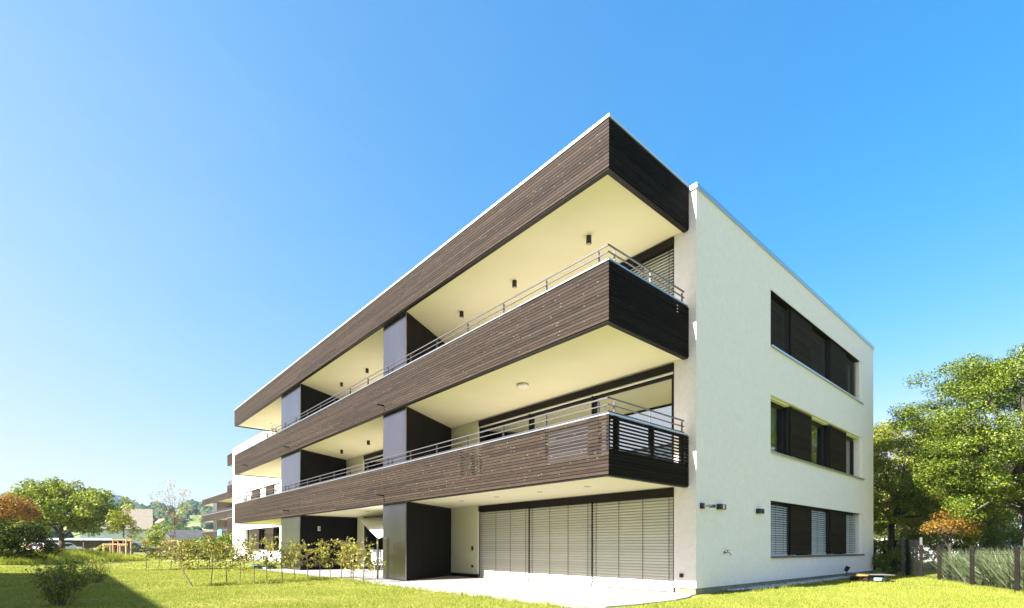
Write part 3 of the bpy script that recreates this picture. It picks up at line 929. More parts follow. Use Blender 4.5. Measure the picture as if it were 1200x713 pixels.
b = MB(); b.tube([(-.02, 0, .22), (.06, 0, .38)], [.06, .075], 14); b.build('lamp_head', M['black'], t)
t = empty('wall_lamp', (-17.096, 1.0, 1.86), 'tiny white lamp on the dark wall behind the hedge', 'wall lamp')
b = MB(); b.box((0, -.06, -.1), (.07, .06, .1)); b.build('lamp_body', M['white'], t, bevel=.02)
b = MB(); b.box((0.0705, -.045, -.06), (.078, .045, .06)); b.build('lens', M['greyplastic'], t)

# shade sail with its pole on the middle terrace
t = empty('shade_sail', (-9.3, 0, 0), 'white sloping shade sail stretched over the middle terrace beside the brown box', 'shade sail')
s = MB(); n = 12
A, B, C_ = Vector((-16.9, 2.8, 2.38)), Vector((-9.6, 2.8, 2.40)), Vector((-9.36, .02, 1.30))
A, B, C_ = [v - Vector((-9.3, 0, 0)) for v in (A, B, C_)]
gridv = []
for i in range(n + 1):
    for j in range(n + 1 - i):
        u, v = i / n, j / n
        p = A * (1 - u - v) + B * u + C_ * v
        p = p + Vector((0, 0, -.10 * (1 - u - v) * (u + v) - .05 * u * v))
        gridv.append(p)
idx = {}; k = 0
for i in range(n + 1):
    for j in range(n + 1 - i): idx[(i, j)] = k; k += 1
tri = []
for i in range(n):
    for j in range(n - i):
        tri.append((idx[(i, j)], idx[(i + 1, j)], idx[(i, j + 1)]))
        if j < n - i - 1: tri.append((idx[(i + 1, j)], idx[(i + 1, j + 1)], idx[(i, j + 1)]))
s.add([tuple(p) for p in gridv], tri)
o = s.build('sail_cloth', M['sail'], t, smooth=True)
sm = o.modifiers.new('thick', 'SOLIDIFY'); sm.thickness = .012
s = MB(); s.tube([(-.02, -.02, -.05), (-.02, -.02, 1.36)], .03, 10); s.build('pole', M['steel'], t)

t = empty('garden_torch', (-10.6, .9, 0), 'thin grey garden torch leaning on the middle terrace', 'torch')
s = MB(); s.tube([(0, 0, .0), (.16, -.12, 1.78)], .016, 8); s.build('shaft', M['steel'], t)
s = MB(); s.ball((.165, -.124, 1.84), .06, 12, 8); s.build('head', M['black'], t, smooth=True)

def garden_chair(loc, rz, lab):
    t = empty('garden_chair', loc, lab, 'chair', 'garden chairs on the middle terrace', rz)
    s = MB()
    for k in range(7): s.box((-.23, -.22 + k * .064, .43), (.23, -.175 + k * .064, .45))
    s.build('seat', M['white'], t)
    s = MB()
    for k in range(6): s.box((-.21 + k * .074, .235 + .03, .50), (-.17 + k * .074, .255 + .03, .9))
    s.box((-.24, .26, .88), (.24, .29, .93)); s.build('backrest', M['white'], t)
    for x in (-.22, .22):
        for y0, y1, z1 in ((-.22, -.26, .43), (.24, .30, .9)):
            l = MB(); l.tube([(x, y1, 0), (x, y0, .43), (x, y0 + (.03 if z1 > .5 else 0), z1)], .013, 6); l.build('leg', M['greyplastic'], t)
    l = MB()
    for x in (-.24, .24): l.tube([(x, -.22, .43), (x, -.23, .64), (x, .24, .66)], .014, 6)
    l.build('armrest', M['white'], t)
garden_chair((-10.05, .55, 0), 2.0, 'white slatted garden chair close to the shade sail pole')
garden_chair((-11.15, .95, 0), -2.3, 'white slatted garden chair farther from the shade sail pole')

# low mower garages with a flat lid
def mower_garage(loc, rz, lab, lidm, accent):
    t = empty('mower_garage', loc, lab, 'mower garage', None, rz)
    s = MB()
    prof = [(-.42, .0), (.42, .0), (.46, .07), (.36, .13), (-.36, .15), (-.46, .09)]
    s.add([(x, y, z) for y in (-.27, .27) for x, z in prof], [tuple(range(5, -1, -1)), tuple(range(6, 12))] + [(i, (i + 1) % 6, 6 + (i + 1) % 6, 6 + i) for i in range(6)])
    s.build('body', M['black'], t, bevel=.02)
    s = MB()
    s.add([(-.52, -.36, .20), (.56, -.36, .185), (.66, 0, .18), (.56, .36, .185), (-.52, .36, .20), (-.52, -.36, .235), (.56, -.36, .21), (.66, 0, .195), (.56, .36, .21), (-.52, .36, .235)],
          [(4, 3, 2, 1, 0), (5, 6, 7, 8, 9), (0, 1, 6, 5), (1, 2, 7, 6), (2, 3, 8, 7), (3, 4, 9, 8), (4, 0, 5, 9)])
    s.build('lid', lidm, t, bevel=.008)
    s = MB(); s.box((-.55, -.37, .16), (-.20, -.30, .199)); s.build('bumper', accent, t, bevel=.015)
    s = MB()
    for x in (-.4, .3): s.box((x, -.28, .13), (x + .04, .28, .197))
    s.build('support', M['greyplastic'], t)
    s = MB(); s.box((.0, -.285, .03), (.30, -.271, .115)); s.build('front_panel', M['bluepanel'], t)
    for x in (-.25, .27):
        for y in (-.30, .285):
            s = MB(); s.tube([(x, y - .02, .06), (x, y + .02, .06)], .06, 14); s.build('wheel', M['tyre'], t)
    return t
mower_garage((1.38, 11.35, .0), math.radians(40), 'low robot mower shelter with grey lid and orange edge by the wall end', M['lid'], M['orange'])
mower_garage((-19.6, -.55, .0), math.radians(50), 'low dark mower box with a teal panel behind the hedge', M['black'], M['teal'])

# pots with plants on the balconies
def pot_plant(loc, h, n, leaf, lab, lm, rng, spread=.3):
    t = empty('potted_plant', loc, lab, 'potted plant')
    s = MB(); s.tube([(0, 0, 0), (0, 0, .26), (0, 0, .30)], [.12, .17, .17], 14); s.build('pot', M['pot'], t)
    st = MB(); pts = []
    for k in range(7):
        a = rng.uniform(0, 6.28); r = rng.uniform(.3, 1) * spread
        tip = np.array([math.cos(a) * r, math.sin(a) * r, h * rng.uniform(.75, 1)])
        st.tube([(0, 0, .25), tuple(tip * .5 + np.array([0, 0, .2])), tuple(tip)], [.009, .006, .003], 5)
        for _ in range(n // 7): 
            f = rng.uniform(.45, 1.0); pts.append(tip * f + np.array([0, 0, .25 * (1 - f)]) + rng.normal(size=3) * .07)
    st.build('stem', M['stem'], t)
    np_mesh('foliage', leaf_quads(np.array(pts), leaf, rng), 4, lm, t)
rg = np.random.default_rng(5)
pot_plant((-23.6, .45, 5.651), 1.75, 90, .11, 'tall sparse green plant rising above the top balcony rail', M['lf_young'], rg, .5)
pot_plant((-21.9, .5, 5.651), 1.7, 80, .11, 'green plant on the top balcony closest to the far partition box', M['lf_green'], rg, .45)
pot_plant((-26.0, .4, 2.751), 1.15, 110, .10, 'small pale-leaved plant at the left end of the lower balcony rail', M['lf_young'], rg, .3)
pot_plant((-24.5, .4, 2.751), 1.2, 140, .10, 'bushier leafy plant on the lower balcony, beside the pale-leaved one', M['lf_green'], rg, .35)

# ------------------------------------------------------------------ second building of the estate
B2 = empty('apartment_building', (-97.6, 10.8, 0), 'smaller far apartment building with dark timber bands and a turquoise banner', 'building')
s = MB(); s.box((.0, 3.0, 0), (46, 17, 9.05)); s.build('wall', M['stucco'], B2)
s = MB(); s.box((-.05, 2.95, 9.052), (46.05, 17.05, 9.12)); s.build('roof', M['sheet_grey'], B2)
for z0, z1, nm in ((8.2, 9.16, 'canopy'), (5.335, 6.4, 'balcony'), (2.421, 3.5, 'balcony')):
    s = MB(); s.box((.1, .1, z0 + .02), (33.9, 2.99, z0 + .3)); o = s.build(nm, M['soffit'], B2)
    c = MB(); boards(c, 'x', 0, 34, 0, -1, z0, z1, 10, rng=random.Random(5)); boards(c, 'y', .03, 3, 0, -1, z0, z1, 10, rng=random.Random(6)); c.build('cladding', M['wood'], o)
    c = MB(); c.box((.03, .03, z0 + .003), (33.9, .1, z1 - .003)); c.box((.03, .1, z0 + .003), (.1, 2.98, z1 - .003)); c.build('cladding_backing', M['backing'], o)
    c = MB(); c.box((-.03, -.03, z1), (34, .14, z1 + .06)); c.box((-.03, .141, z1), (.14, 2.98, z1 + .06)); c.build('metal_cap', M['cap'], o)
    if nm == 'balcony':
        r = MB()
        for dz in (.12, .24, .36): r.box((.05, .045, z1 + dz - .02), (33.9, .075, z1 + dz + .02))
        for k in range(20): r.box((.4 + k * 1.7, .076, z1 - .1), (.42 + k * 1.7, .11, z1 + .33))
        r.build('railing', M['steel'], o)
for f, top in ((0, 2.43), (2.75, 5.34), (5.65, 8.21)):
    for xa, xb, m in ((8.0, 10.6, 'panel'), (22, 24, 'panel')):
        s = MB(); s.box((xa, .2, f), (xb, 2.98, top)); s.build('storage_box', M[m], B2)
    for xa, xb in ((10.7, 17.5), (24.2, 31)):
        s = MB(); s.box((xa, 2.94, f + .01), (xb, 2.999, top - .1)); s.build('window', M['frame'], B2)
    for xa, xb in ((3.4, 4.4), (5.2, 6.4)):
        s = MB(); s.box((xa, 2.94, f + .9), (xb, 2.999, top - .2)); o = s.build('window', M['frame'], B2)
s = MB(); s.box((-.055, 5, 0), (0, 7, 9)); s.build('downpipe', M['brownboard'], B2)
t = empty('banner', (-83.7, 10.74, 2.35), 'turquoise banner hung over the far building balcony', 'banner')
s = MB(); n = 10
for k in range(n):
    x0, x1 = -1.3 + 2.6 * k / n, -1.3 + 2.6 * (k + 1) / n
    y0, y1 = .03 * math.sin(k * 1.3), .03 * math.sin((k + 1) * 1.3)
    s.quad((x0, y0 - .05, 0), (x1, y1 - .05, 0), (x1, y1 - .05, 1.3), (x0, y0 - .05, 1.3))
o = s.build('cloth', M['teal'], t, smooth=True); sm = o.modifiers.new('thick', 'SOLIDIFY'); sm.thickness = .01
s = MB()
for zz, xa, xb in ((.95, -.9, .5), (.62, -.9, .9), (.3, -.9, .2)): s.box((xa, -.105, zz), (xb, -.095, zz + .13))
s.build('printed_stripe', M['white'], t)

# neighbour behind the camera whose shadow lies on the lawn (outside the frame)
NB = empty('neighbour_house', (-10, -18, 0), 'flat-roofed white neighbour house across the lawn, outside the picture', 'house')
s = MB(); s.prism([(-9.9, .4), (-22, -9.6), (22, -9.6), (22, .4)], 0, 8.0); s.build('wall', M['stucco'], NB)
s = MB(); s.prism([(-10.0, .5), (-22.2, -9.7), (22.1, -9.7), (22.1, .5)], 8.002, 8.15); s.build('roof', M['sheet_grey'], NB)
for z in (.9, 3.7, 6.2):
    for x in (-7, -3, 1, 5, 9, 13, 17):
        s = MB(); s.box((x, .401, z), (x + 1.6, .43, z + 1.3)); o = s.build('window', M['frame'], NB)
        g_ = MB(); g_.box((x + .07, .431, z + .07), (x + 1.53, .437, z + 1.23)); g_.build('pane', M['carglass'], o)

# ------------------------------------------------------------------ houses to the left
def gable_house(name, lab, loc, rz, w, d, eave, ridge, wallm, roofm, wins=(), over=.6, chim=None, cat='house'):
    t = empty(name, loc, lab, cat, None, rz)
    s = MB()
    s.add([(-w / 2, -d / 2, 0), (w / 2, -d / 2, 0), (w / 2, d / 2, 0), (-w / 2, d / 2, 0), (-w / 2, -d / 2, eave), (w / 2, -d / 2, eave), (w / 2, d / 2, eave), (-w / 2, d / 2, eave), (-w / 2, 0, ridge - .15), (w / 2, 0, ridge - .15)],
          [(0, 1, 5, 4), (2, 3, 7, 6), (1, 2, 6, 9, 5), (3, 0, 4, 8, 7)])
    s.build('wall', wallm, t)
    s = MB(); k = (ridge - eave) / (d / 2)
    for sg in (-1, 1):
        y0 = sg * (d / 2 + over); z0 = eave - k * over
        a = [(-w / 2 - over, 0, ridge), (w / 2 + over, 0, ridge), (w / 2 + over, y0, z0), (-w / 2 - over, y0, z0)]
        bb = [(x, y, z + .22) for x, y, z in a]
        s.add(a + bb, [(3, 2, 1, 0), (4, 5, 6, 7), (0, 1, 5, 4), (1, 2, 6, 5), (2, 3, 7, 6), (3, 0, 4, 7)])
    r = s.build('roof', roofm, t)
    if chim:
        c = MB(); c.box((chim - .35, -.35 - .8, ridge - 1), (chim + .35, .35 - .8, ridge + .9)); c.build('chimney', M['roof_orange'], r)
    for (x, z, ww, hh) in wins:
        o_ = MB(); o_.box((x - ww / 2, -d / 2 - .05, z), (x + ww / 2, -d / 2 - .002, z + hh)); o = o_.build('window', M['white'], t)
        g_ = MB(); g_.box((x - ww / 2 + .1, -d / 2 - .06, z + .1), (x + ww / 2 - .1, -d / 2 - .051, z + hh - .1)); g_.build('pane', M['carglass'], o)
    return t
YAW = math.radians(48.6)
hx, hy = spot(136, 98)
gable_house('house', 'white house with a brown pitched roof behind the staked trees', (hx, hy, 0), YAW + .64, 10, 9, 4.6, 8.2, M['house_wall'], M['roof_tile'], [(1.2, .1, 2.6, 2.0), (-2.4, .1, 2.6, 2.0)], .7)
o = bpy.data.objects[-1] if False else None
gx, gy = spot(97, 74)
t = empty('carport', (gx, gy, 0), 'long low carport with dark brown boards and a thin white roof', 'carport', None, YAW + .12)
s = MB(); s.box((-6.2, 0, .0), (3.9, .2, 1.75)); s.build('wall', M['brownboard'], t)
s = MB(); s.box((-7, -1.0, 1.95), (4.4, 4.5, 2.2)); s.build('roof', M['white'], t)
for x in (-6.8, -3, .6, 4.1):
    l = MB(); l.box((x - .07, -.8, 0), (x + .07, -.66, 1.95)); l.build('post', M['brownboard'], t)
s = MB(); s.box((-6.2, 4.2, .0), (4.2, 4.4, 1.9)); s.build('back_wall', M['darkmetal'], t)
sx, sy = spot(214, 88)
gable_house('shed', 'low brown shed with a wide grey sheet roof near the far building', (sx, sy, 0), YAW + 1.15, 6.0, 5.4, 2.2, 3.7, M['brownboard'], M['sheet_grey'], (), .7, None, 'shed')
for px, D, rz, lab, ww in ((190, 500, .3, 'tiny white farmhouse on the hillside meadow', 10), (222, 300, .8, 'distant house with terracotta roof at the foot of the hill', 9), (240, 330, -.4, 'distant pale house with terracotta roof close to the far building', 10)):
    x, y = spot(px, D)
    ph = math.atan((px - 600) / 598.72); z = hill_h(ph, D / math.cos(ph)) if D > 350 else -.1
    gable_house('hillside_house', lab, (x, y, z - .5), rz, ww, ww * .75, ww * .45, ww * .8, M['house_wall'], M['roof_orange'], [(-ww * .2, ww * .15, 1.3, 1.4), (ww * .15, ww * .15, 1.3, 1.4)], .8)

# cars
def car(loc, rz, lab, paint):
    t = empty('parked_car', loc, lab, 'car', None, rz)
    prof = [(-2.1, .35), (-2.15, .75), (-2.0, .98), (-1.75, 1.42), (-.1, 1.48), (.75, .98), (1.9, .82), (2.1, .6), (2.1, .35)]
    n = len(prof); s = MB()
    vs = []
    for y, k in ((-.85, 1), (.85, 1)):
        for x, z in prof:
            yy = y * (.84 if z > 1.1 else 1); vs.append((x, yy, z))
    s.add(vs, [tuple(range(n)), tuple(range(2 * n - 1, n - 1, -1))] + [(i, n + i, n + (i + 1) % n, (i + 1) % n) for i in range(n)])
    s.build('body', paint, t, bevel=.05)
    s = MB()
    s.add([(-1.95, -.6, 1.03), (-1.95, .6, 1.03), (-1.80, .55, 1.36), (-1.80, -.55, 1.36)], [(0, 3, 2, 1)])
    for i in range(len(s.v)): s.v[i] = (s.v[i][0] - .05, s.v[i][1], s.v[i][2])
    s.build('rear_window', M['carglass'], t)
    for y in (-1, 1):
        s = MB()
        s.add([(-1.6, y * .80, 1.02), (.5, y * .80, 1.02), (-.15, y * .735, 1.4), (-1.55, y * .735, 1.4)], [(0, 1, 2, 3)])
        for i in range(len(s.v)): s.v[i] = (s.v[i][0], s.v[i][1] * 1.03, s.v[i][2])
        s.build('side_window', M['carglass'], t)
    for y in (-.66, .66):
        l = MB(); l.box((-2.16, y - .12, .75), (-2.04, y + .12, 1.1)); l.build('tail_light', M['tail'], t)
    for x in (-1.3, 1.3):
        for y in (-.82, .82):
            l = MB(); l.tube([(x, y - .1, .32), (x, y + .1, .32)], .32, 16); w = l.build('wheel', M['tyre'], t)
            l = MB(); l.tube([(x, y - .108, .32), (x, y + .108, .32)], .18, 12); l.build('rim', M['cap'], w)
x, y = spot(58, 60); car((x, y, -.02), YAW + PI / 2 + .12, 'white parked car left of the walnut trunk', M['carwhite'])
x, y = spot(77, 62); car((x, y, -.02), YAW + PI / 2 + .05, 'white parked car right of the walnut trunk', M['carwhite'])
x, y = spot(163, 60); car((x, y, -.02), YAW + .25, 'dark parked car behind the hedge, in front of the house', M['carblack'])

for px, D, lab in ((112, 43, 'white square bollard at the edge of the brown carport'), (93, 36, 'smaller white bollard standing in the meadow grass')):
    x, y = spot(px, D); t = MB(); h = .85 if px > 100 else .95
    t.box((-.11, -.11, -.05), (.11, .11, h)); t.box((-.13, -.13, h + .001), (.13, .13, h + .05))
    o = t.build('bollard', M['white'], bevel=.01); o.location = (x, y, 0); tag(o, lab, 'bollard')

# ------------------------------------------------------------------ trees on the left
rg = np.random.default_rng(21)
x, y = spot(72, 50)
make_tree('walnut_tree', 'big broad green walnut tree beside the orange maple', 'tree', (x, y, 0), 1.6, .30, (.2, 0, 4.5), (5.0, 4.6, 3.0), 150, 26000, .24, M['lf_walnut'], rg, .55, 1.0, limbs=10, lower=-.75)
x, y = spot(-4, 31)
make_tree('maple_tree', 'orange and red autumn maple at the left edge', 'tree', (x, y, 0), 1.5, .11, (0, 0, 3.0), (2.2, 2.0, 1.15), 60, 8500, .13, M['lf_maple'], rg, .3, .6, limbs=8, lower=-.3)
x, y = spot(20, 28.5)
make_tree('evergreen_shrub', 'dark dense evergreen bush below the orange maple', 'bush', (x, y, 0), .6, .09, (0, 0, 1.25), (2.0, 1.6, 1.2), 60, 11000, .15, M['lf_conifer'], rg, .3, .55, limbs=8, lower=-.9, aspect=.3)
def stake_frame(px, D, lab, h, w=.55, rz=.2):
    x, y = spot(px, D); t = empty('tree_stake', (x, y, 0), lab, 'tree stake', 'timber stake frames round young trees', YAW + rz)
    for sx in (-1, 1):
        for sy in (-1, 1):
            p_ = MB(); p_.tube([(sx * w, sy * w * .8, -.1), (sx * w, sy * w * .8, h)], .045, 8); p_.build('post', M['stake'], t)
    r = MB()
    for sy in (-1, 1): r.box((-w - .08, sy * w * .8 - .03, h - .10), (w + .08, sy * w * .8 + .03, h - .01))
    for sx in (-1, 1): r.box((sx * w - .03, -w * .8 - .08, h - .19), (sx * w + .03, w * .8 + .08, h - .105))
    r.build('crossbar', M['stake'], t)
stake_frame(135, 36, 'light timber stake frame, the lower one, left of the green young tree', 1.25, .5)
stake_frame(143, 38, 'light timber stake frame round the trunk of the green young tree', 1.6, .42)
stake_frame(204, 40, 'light timber stake frame round the sparse tall young tree', 1.55, .45)
x, y = spot(144, 38)
make_tree('young_tree', 'young light-green tree held by timber stakes', 'tree', (x, y, 0), 1.7, .06, (0, 0, 2.95), (1.15, 1.0, 1.55), 34, 1700, .17, M['lf_young'], rg, .25, .45, limbs=7, bark='stem', inner=.1)
x, y = spot(204, 40)
make_tree('young_tree', 'tall sparse young tree with a few red and yellow leaves', 'tree', (x, y, 0), 2.6, .06, (0, 0, 4.0), (1.75, 1.6, 2.0), 40, 420, .15, M['lf_sparse'], rg, .25, .6, limbs=10, bark='stem', inner=.2)
for px, D, h, w, lm, lab, n in ((183, 70, 4.0, 2.2, 'lf_walnut', 'round dark green tree right of the white house', 3500), (203, 95, 6.0, 2.6, 'lf_right', 'bright green tree behind the grey shed roof', 3000), (228, 62, 1.9, 2.6, 'lf_green', 'low green bush in front of the shed', 2600), (262, 48, 2.2, 2.2, 'lf_green', 'bright green bush at the left foot of the big building', 3600), (246, 54, 1.8, 1.9, 'lf_green', 'smaller green bush below the turquoise banner', 2600), (120, 46, 1.1, .9, 'lf_young', 'small pale green bush near the carport', 1300), (4, 60, 6.0, 4.0, 'lf_walnut', 'green tree behind the orange maple', 5000)):
    x, y = spot(px, D)
    make_tree('leafy_tree' if h > 3 else 'green_bush', lab, 'tree' if h > 3 else 'bush', (x, y, 0), h * .2, .08, (0, 0, h * .58), (w, w, h * .42), 40, n, .2, M[lm], rg, w * .16, w * .32, limbs=6, lower=-.9)
for i, (x, y, h) in enumerate(((-36.5, -23.5, 7.0), (-43, -26, 8.0), (-51, -29, 8.5), (-60, -31, 8.0))):  # unseen trees, added to darken reflections in the ground-floor front panels
    make_tree('added_tree', 'added unseen tree, %s of the row that darkens the panel reflections' % ('first', 'second', 'third', 'last')[i], 'tree', (x, y, 0), 1.5, .16, (0, 0, h * .56), (3.9, 3.6, h * .44), 70, 7000, .32, M['lf_walnut'], rg, .6, 1.1, limbs=7, lower=-.95)
# ridge trees that stand out on the hill top
for px, D, h, lab in ((183, 830, 13, 'single dark tree on the hilltop meadow'),):
    x, y = spot(px, D); ph = math.atan((px - 600) / 598.72); z = hill_h(ph, D / math.cos(ph))
    make_tree('hilltop_tree', lab, 'tree', (x, y, z), 3, .5, (0, 0, 7), (11, 8, 6), 40, 1500, 2.2, M['lf_walnut'], rg, 2, 3.5)

# meadow mound of tall grass in front of the walnut
def grass_tuft_mesh(name, pts, h, w, rng, m, parent=None, lean=.45, blades=3):
    n = len(pts) * blades
    base = np.repeat(pts, blades, 0) + np.c_[rng.normal(size=(n, 2)) * w * 1.6, np.zeros(n)]
    a = rng.uniform(0, 2 * PI, n)
    hh = (h if np.ndim(h) else np.full(len(pts), h)); hh = np.repeat(hh, blades) * rng.uniform(.55, 1.2, n)
    ww = (w if np.ndim(w) else np.full(len(pts), w)); ww = np.repeat(ww, blades)
    t = np.c_[np.cos(a), np.sin(a), np.zeros(n)] * (ww * .5)[:, None]
    b = rng.uniform(0, 2 * PI, n); ln = rng.uniform(.1, 1, n) * lean * hh
    tip = base + np.c_[np.cos(b) * ln, np.sin(b) * ln, hh]
    v = np.empty((n, 3, 3)); v[:, 0] = base - t; v[:, 1] = base + t; v[:, 2] = tip
    return np_mesh(name, v.reshape(-1, 3), 3, m, parent)
rg = np.random.default_rng(31)
# mound terrain
mo = MB(); nx = 36; vs = []
cx_, cy_ = spot(74, 32)
def mound(x, y):
    dx, dy = x - cx_, y - cy_
    u = dx * FW[0] + dy * FW[1]; v = dx * RT[0] + dy * RT[1]
    return .62 * math.exp(-(u / 4.0) ** 2 - (v / 2.2) ** 4) - .03
for i in range(nx + 1):
    for j in range(nx + 1):
        x = cx_ - 9 + 18 * i / nx; y = cy_ - 9 + 18 * j / nx; vs.append((x, y, mound(x, y)))
mo.add(vs, [(i * (nx + 1) + j, (i + 1) * (nx + 1) + j, (i + 1) * (nx + 1) + j + 1, i * (nx + 1) + j + 1) for i in range(nx) for j in range(nx)])
tag(mo.build('meadow_mound', M['lawn'], smooth=True), kind='structure')
pts = []
while len(pts) < 9000:
    x = cx_ + rg.uniform(-8, 8); y = cy_ + rg.uniform(-8, 8); z = mound(x, y)
    if z > .05: pts.append((x, y, z - .02))
tag(grass_tuft_mesh('meadow_grass', np.array(pts), .34, .03, rg, M['meadow'], blades=3), kind='stuff')

# ------------------------------------------------------------------ shrubs of the two young rows
def make_hedge_shrub(rng, h, bare, n_leaf, leaf, lean=(0, 0)):
    t = bpy.data.objects.new('young_shrub', None); COL.objects.link(t)
    st = MB(); pts = []
    top = np.array([lean[0] + rng.normal() * .05, lean[1] + rng.normal() * .05, h])
    k1 = np.array([rng.normal() * .04, rng.normal() * .04, 0])
    def P(f): return top * f + k1 * math.sin(f * PI) * 1.2
    st.tube([tuple(P(0) - np.array([0, 0, .05])), tuple(P(.3)), tuple(P(.65)), tuple(P(1))], [.016, .013, .009, .004], 6)
    nb = 20
    for b in range(nb):
        f = bare + (1 - bare) * (b / nb) + rng.uniform(-.03, .03)
        a = rng.uniform(0, 2 * PI); L = rng.uniform(.25, .58) * (1.1 - .5 * (f - bare))
        s0 = P(f); d = np.array([math.cos(a), math.sin(a), rng.uniform(-.1, .55)])
        s1 = s0 + d * L * .5; s2 = s0 + d * L + np.array([0, 0, -.05 * rng.random()])
        st.tube([tuple(s0), tuple(s1), tuple(s2)], [.006, .004, .002], 4)
        for q in range(n_leaf // nb):
            e = rng.uniform(.2, 1.05); pts.append(s0 + (s2 - s0) * e + rng.normal(size=3) * .035)
    st.build('stem', M['stem'], t)
    np_mesh('foliage', leaf_quads(np.array(pts), leaf, rng, .25, .62), 4, M['lf_hedge'], t)
    return t
rg = np.random.default_rng(41)
protos = [make_hedge_shrub(rg, h, b, n, .078) for h, b, n in ((1.08, .28, 300), (1.2, .34, 330), (1.0, .26, 310), (1.14, .38, 270))]
near_xy = [(-9.84, -4.67), (-9.99, -4.25), (-10.67, -3.76), (-10.4, -3.43), (-10.65, -3.01), (-10.35, -2.65), (-10.95, -2.08), (-11.05, -1.63), (-10.8, -1.34), (-10.61, -1.06), (-9.92, -.98), (-9.26, -.95), (-8.75, -1.1), (-8.0, -1.15)]
far_xy = [(-21.24, -4.96), (-21.48, -4.47), (-21.56, -4.01), (-21.58, -3.62), (-21.65, -3.27), (-21.41, -2.97), (-21.48, -2.47), (-21.26, -2.05), (-21.05, -1.63), (-20.59, -1.22)]
rr = random.Random(3); used = set()
for row, lab, grp in ((near_xy, 'yellowing thin-stemmed young shrub in the nearer row on the lawn', 'young shrubs of the nearer row'), (far_xy, 'yellowing thin-stemmed young shrub in the farther row on the lawn', 'young shrubs of the farther row')):
    for i, (x, y) in enumerate(row):
        k = rr.randrange(4)
        if k in used: o = copy_tree(protos[k])
        else: o = protos[k]; used.add(k)
        o.location = (x, y, 0); o.rotation_euler = (0, 0, rr.uniform(0, 6.28)); sc_ = rr.uniform(.9, 1.1) * (1.18 if row is far_xy else 1); o.scale = (sc_, sc_, rr.uniform(.92, 1.1) * (1.15 if row is far_xy else 1))
        tag(o, lab, 'shrub', grp)
t = make_hedge_shrub(rg, 1.0, .45, 230, .078, lean=(-.55, -.3)); t.location = (-9.64, -5.11, 0)
tag(t, 'leaning young shrub at the near left end of the row', 'shrub')
# other shrubs in the left foreground
def bushy(name, lab, loc, h, w, n, leaf, lm, rng, stems=16):
    t = empty(name, loc, lab, 'shrub'); st = MB(); pts = []
    for k in range(stems):
        a = rng.uniform(0, 2 * PI); r = w * math.sqrt(rng.random())
        tip = np.array([math.cos(a) * r, math.sin(a) * r, h * rng.uniform(.6, 1.05)])
        b0 = np.array([math.cos(a), math.sin(a), 0]) * r * .25
        st.tube([tuple(b0 - np.array([0, 0, .03])), tuple(b0 + (tip - b0) * .5 + rng.normal(size=3) * .03), tuple(tip)], [.008, .006, .003], 5)
        for _ in range(n // stems):
            e = rng.uniform(.15, 1.03); pts.append(b0 + (tip - b0) * e + rng.normal(size=3) * .05)
    st.build('stem', M['stem'], t)
    np_mesh('foliage', leaf_quads(np.array(pts), leaf, rng, .4, .45), 4, lm, t)
rg = np.random.default_rng(51)
x, y = spot(72, 9.2); bushy('flowering_shrub', 'leafy shrub in the shade at the lower left corner', (x, y, 0), .76, .48, 1600, .062, M['lf_shrub'], rg, 26)
x, y = spot(88, 12.4); bushy('flowering_shrub', 'small sunlit shrub just behind the shaded corner shrub', (x, y, 0), .66, .5, 1200, .06, M['lf_shrub'], rg, 24)
x, y = spot(113, 15); bushy('flowering_shrub', 'pale airy shrub at the tip of the lawn shadow', (x, y, 0), .62, .45, 700, .06, M['lf_young'], rg, 20)

# ------------------------------------------------------------------ right side: fence, trees, street
FA = Vector((5.85, 7.0, 0)); FB = Vector((1.55, 15.5, 0))
posts = [(5.75, 7.1), (4.87, 8.9), (3.88, 10.7), (2.83, 13.1), (2.14, 14.45)]
fen = empty('mesh_fence', (4.87, 8.9, 0), 'dark-post wire mesh fence along the right edge of the lawn', 'fence')
def rel(p): return (p[0] - 4.87, p[1] - 8.9)
for i, p in enumerate(posts):
    x, y = rel(p); s = MB(); w = .045
    s.box((x - w, y - w, -.1), (x + w, y + w, 1.06 + .02 * i)); o = s.build('post', M['post'], fen, bevel=.006); o.rotation_euler = (0, 0, 0)
for p0, p1 in zip(posts[:-1], posts[1:]):
    a = Vector((*rel(p0), 0)); b = Vector((*rel(p1), 0)); d = (b - a); L = d.length; d.normalize()
    s = MB(); nrm = Vector((-d.y, d.x, 0)) * .048
    for z in (.08, .28, .48, .68, .88, 1.0):
        s.tube([tuple(a + nrm + Vector((0, 0, z))), tuple(b + nrm + Vector((0, 0, z)))], .003, 4)
    k = .05
    while k < L:
        q = a + d * k + nrm; s.tube([tuple(q + Vector((0, 0, .04))), tuple(q + Vector((0, 0, 1.02)))], .0017, 3); k += .05
    s.build('mesh_panel', M['wire'], fen)
gate = empty('garden_gate', (2.0, 15.0, 0), 'narrow grey wire gate at the far end of the fence', 'gate')
a, b = Vector((.14, -.55, 0)), Vector((-.62, .75, 0))
for p in (a, b):
    s = MB(); s.box((p.x - .035, p.y - .035, -.1), (p.x + .035, p.y + .035, 1.4)); s.build('post', M['steel'], gate)
s = MB(); d = (b - a)
for z in (.1, .35, .6, .85, 1.1, 1.3):
    s.tube([tuple(a + Vector((0, 0, z))), tuple(b + Vector((0, 0, z)))], .010, 5)
for k in range(1, 30):
    q = a + d * (k / 30); s.tube([tuple(q + Vector((0, 0, .08))), tuple(q + Vector((0, 0, 1.32)))], .0035, 4)
s.build('mesh_panel', M['wire'], gate)
back = empty('metal_fence', (1.4, 16.4, 0), 'taller light metal fence with dark posts behind the building end', 'fence')
bp_ = [(0.0, 0.0), (-.75, 1.7), (-1.5, 3.4), (-2.3, 5.2), (-3.2, 7.2)]
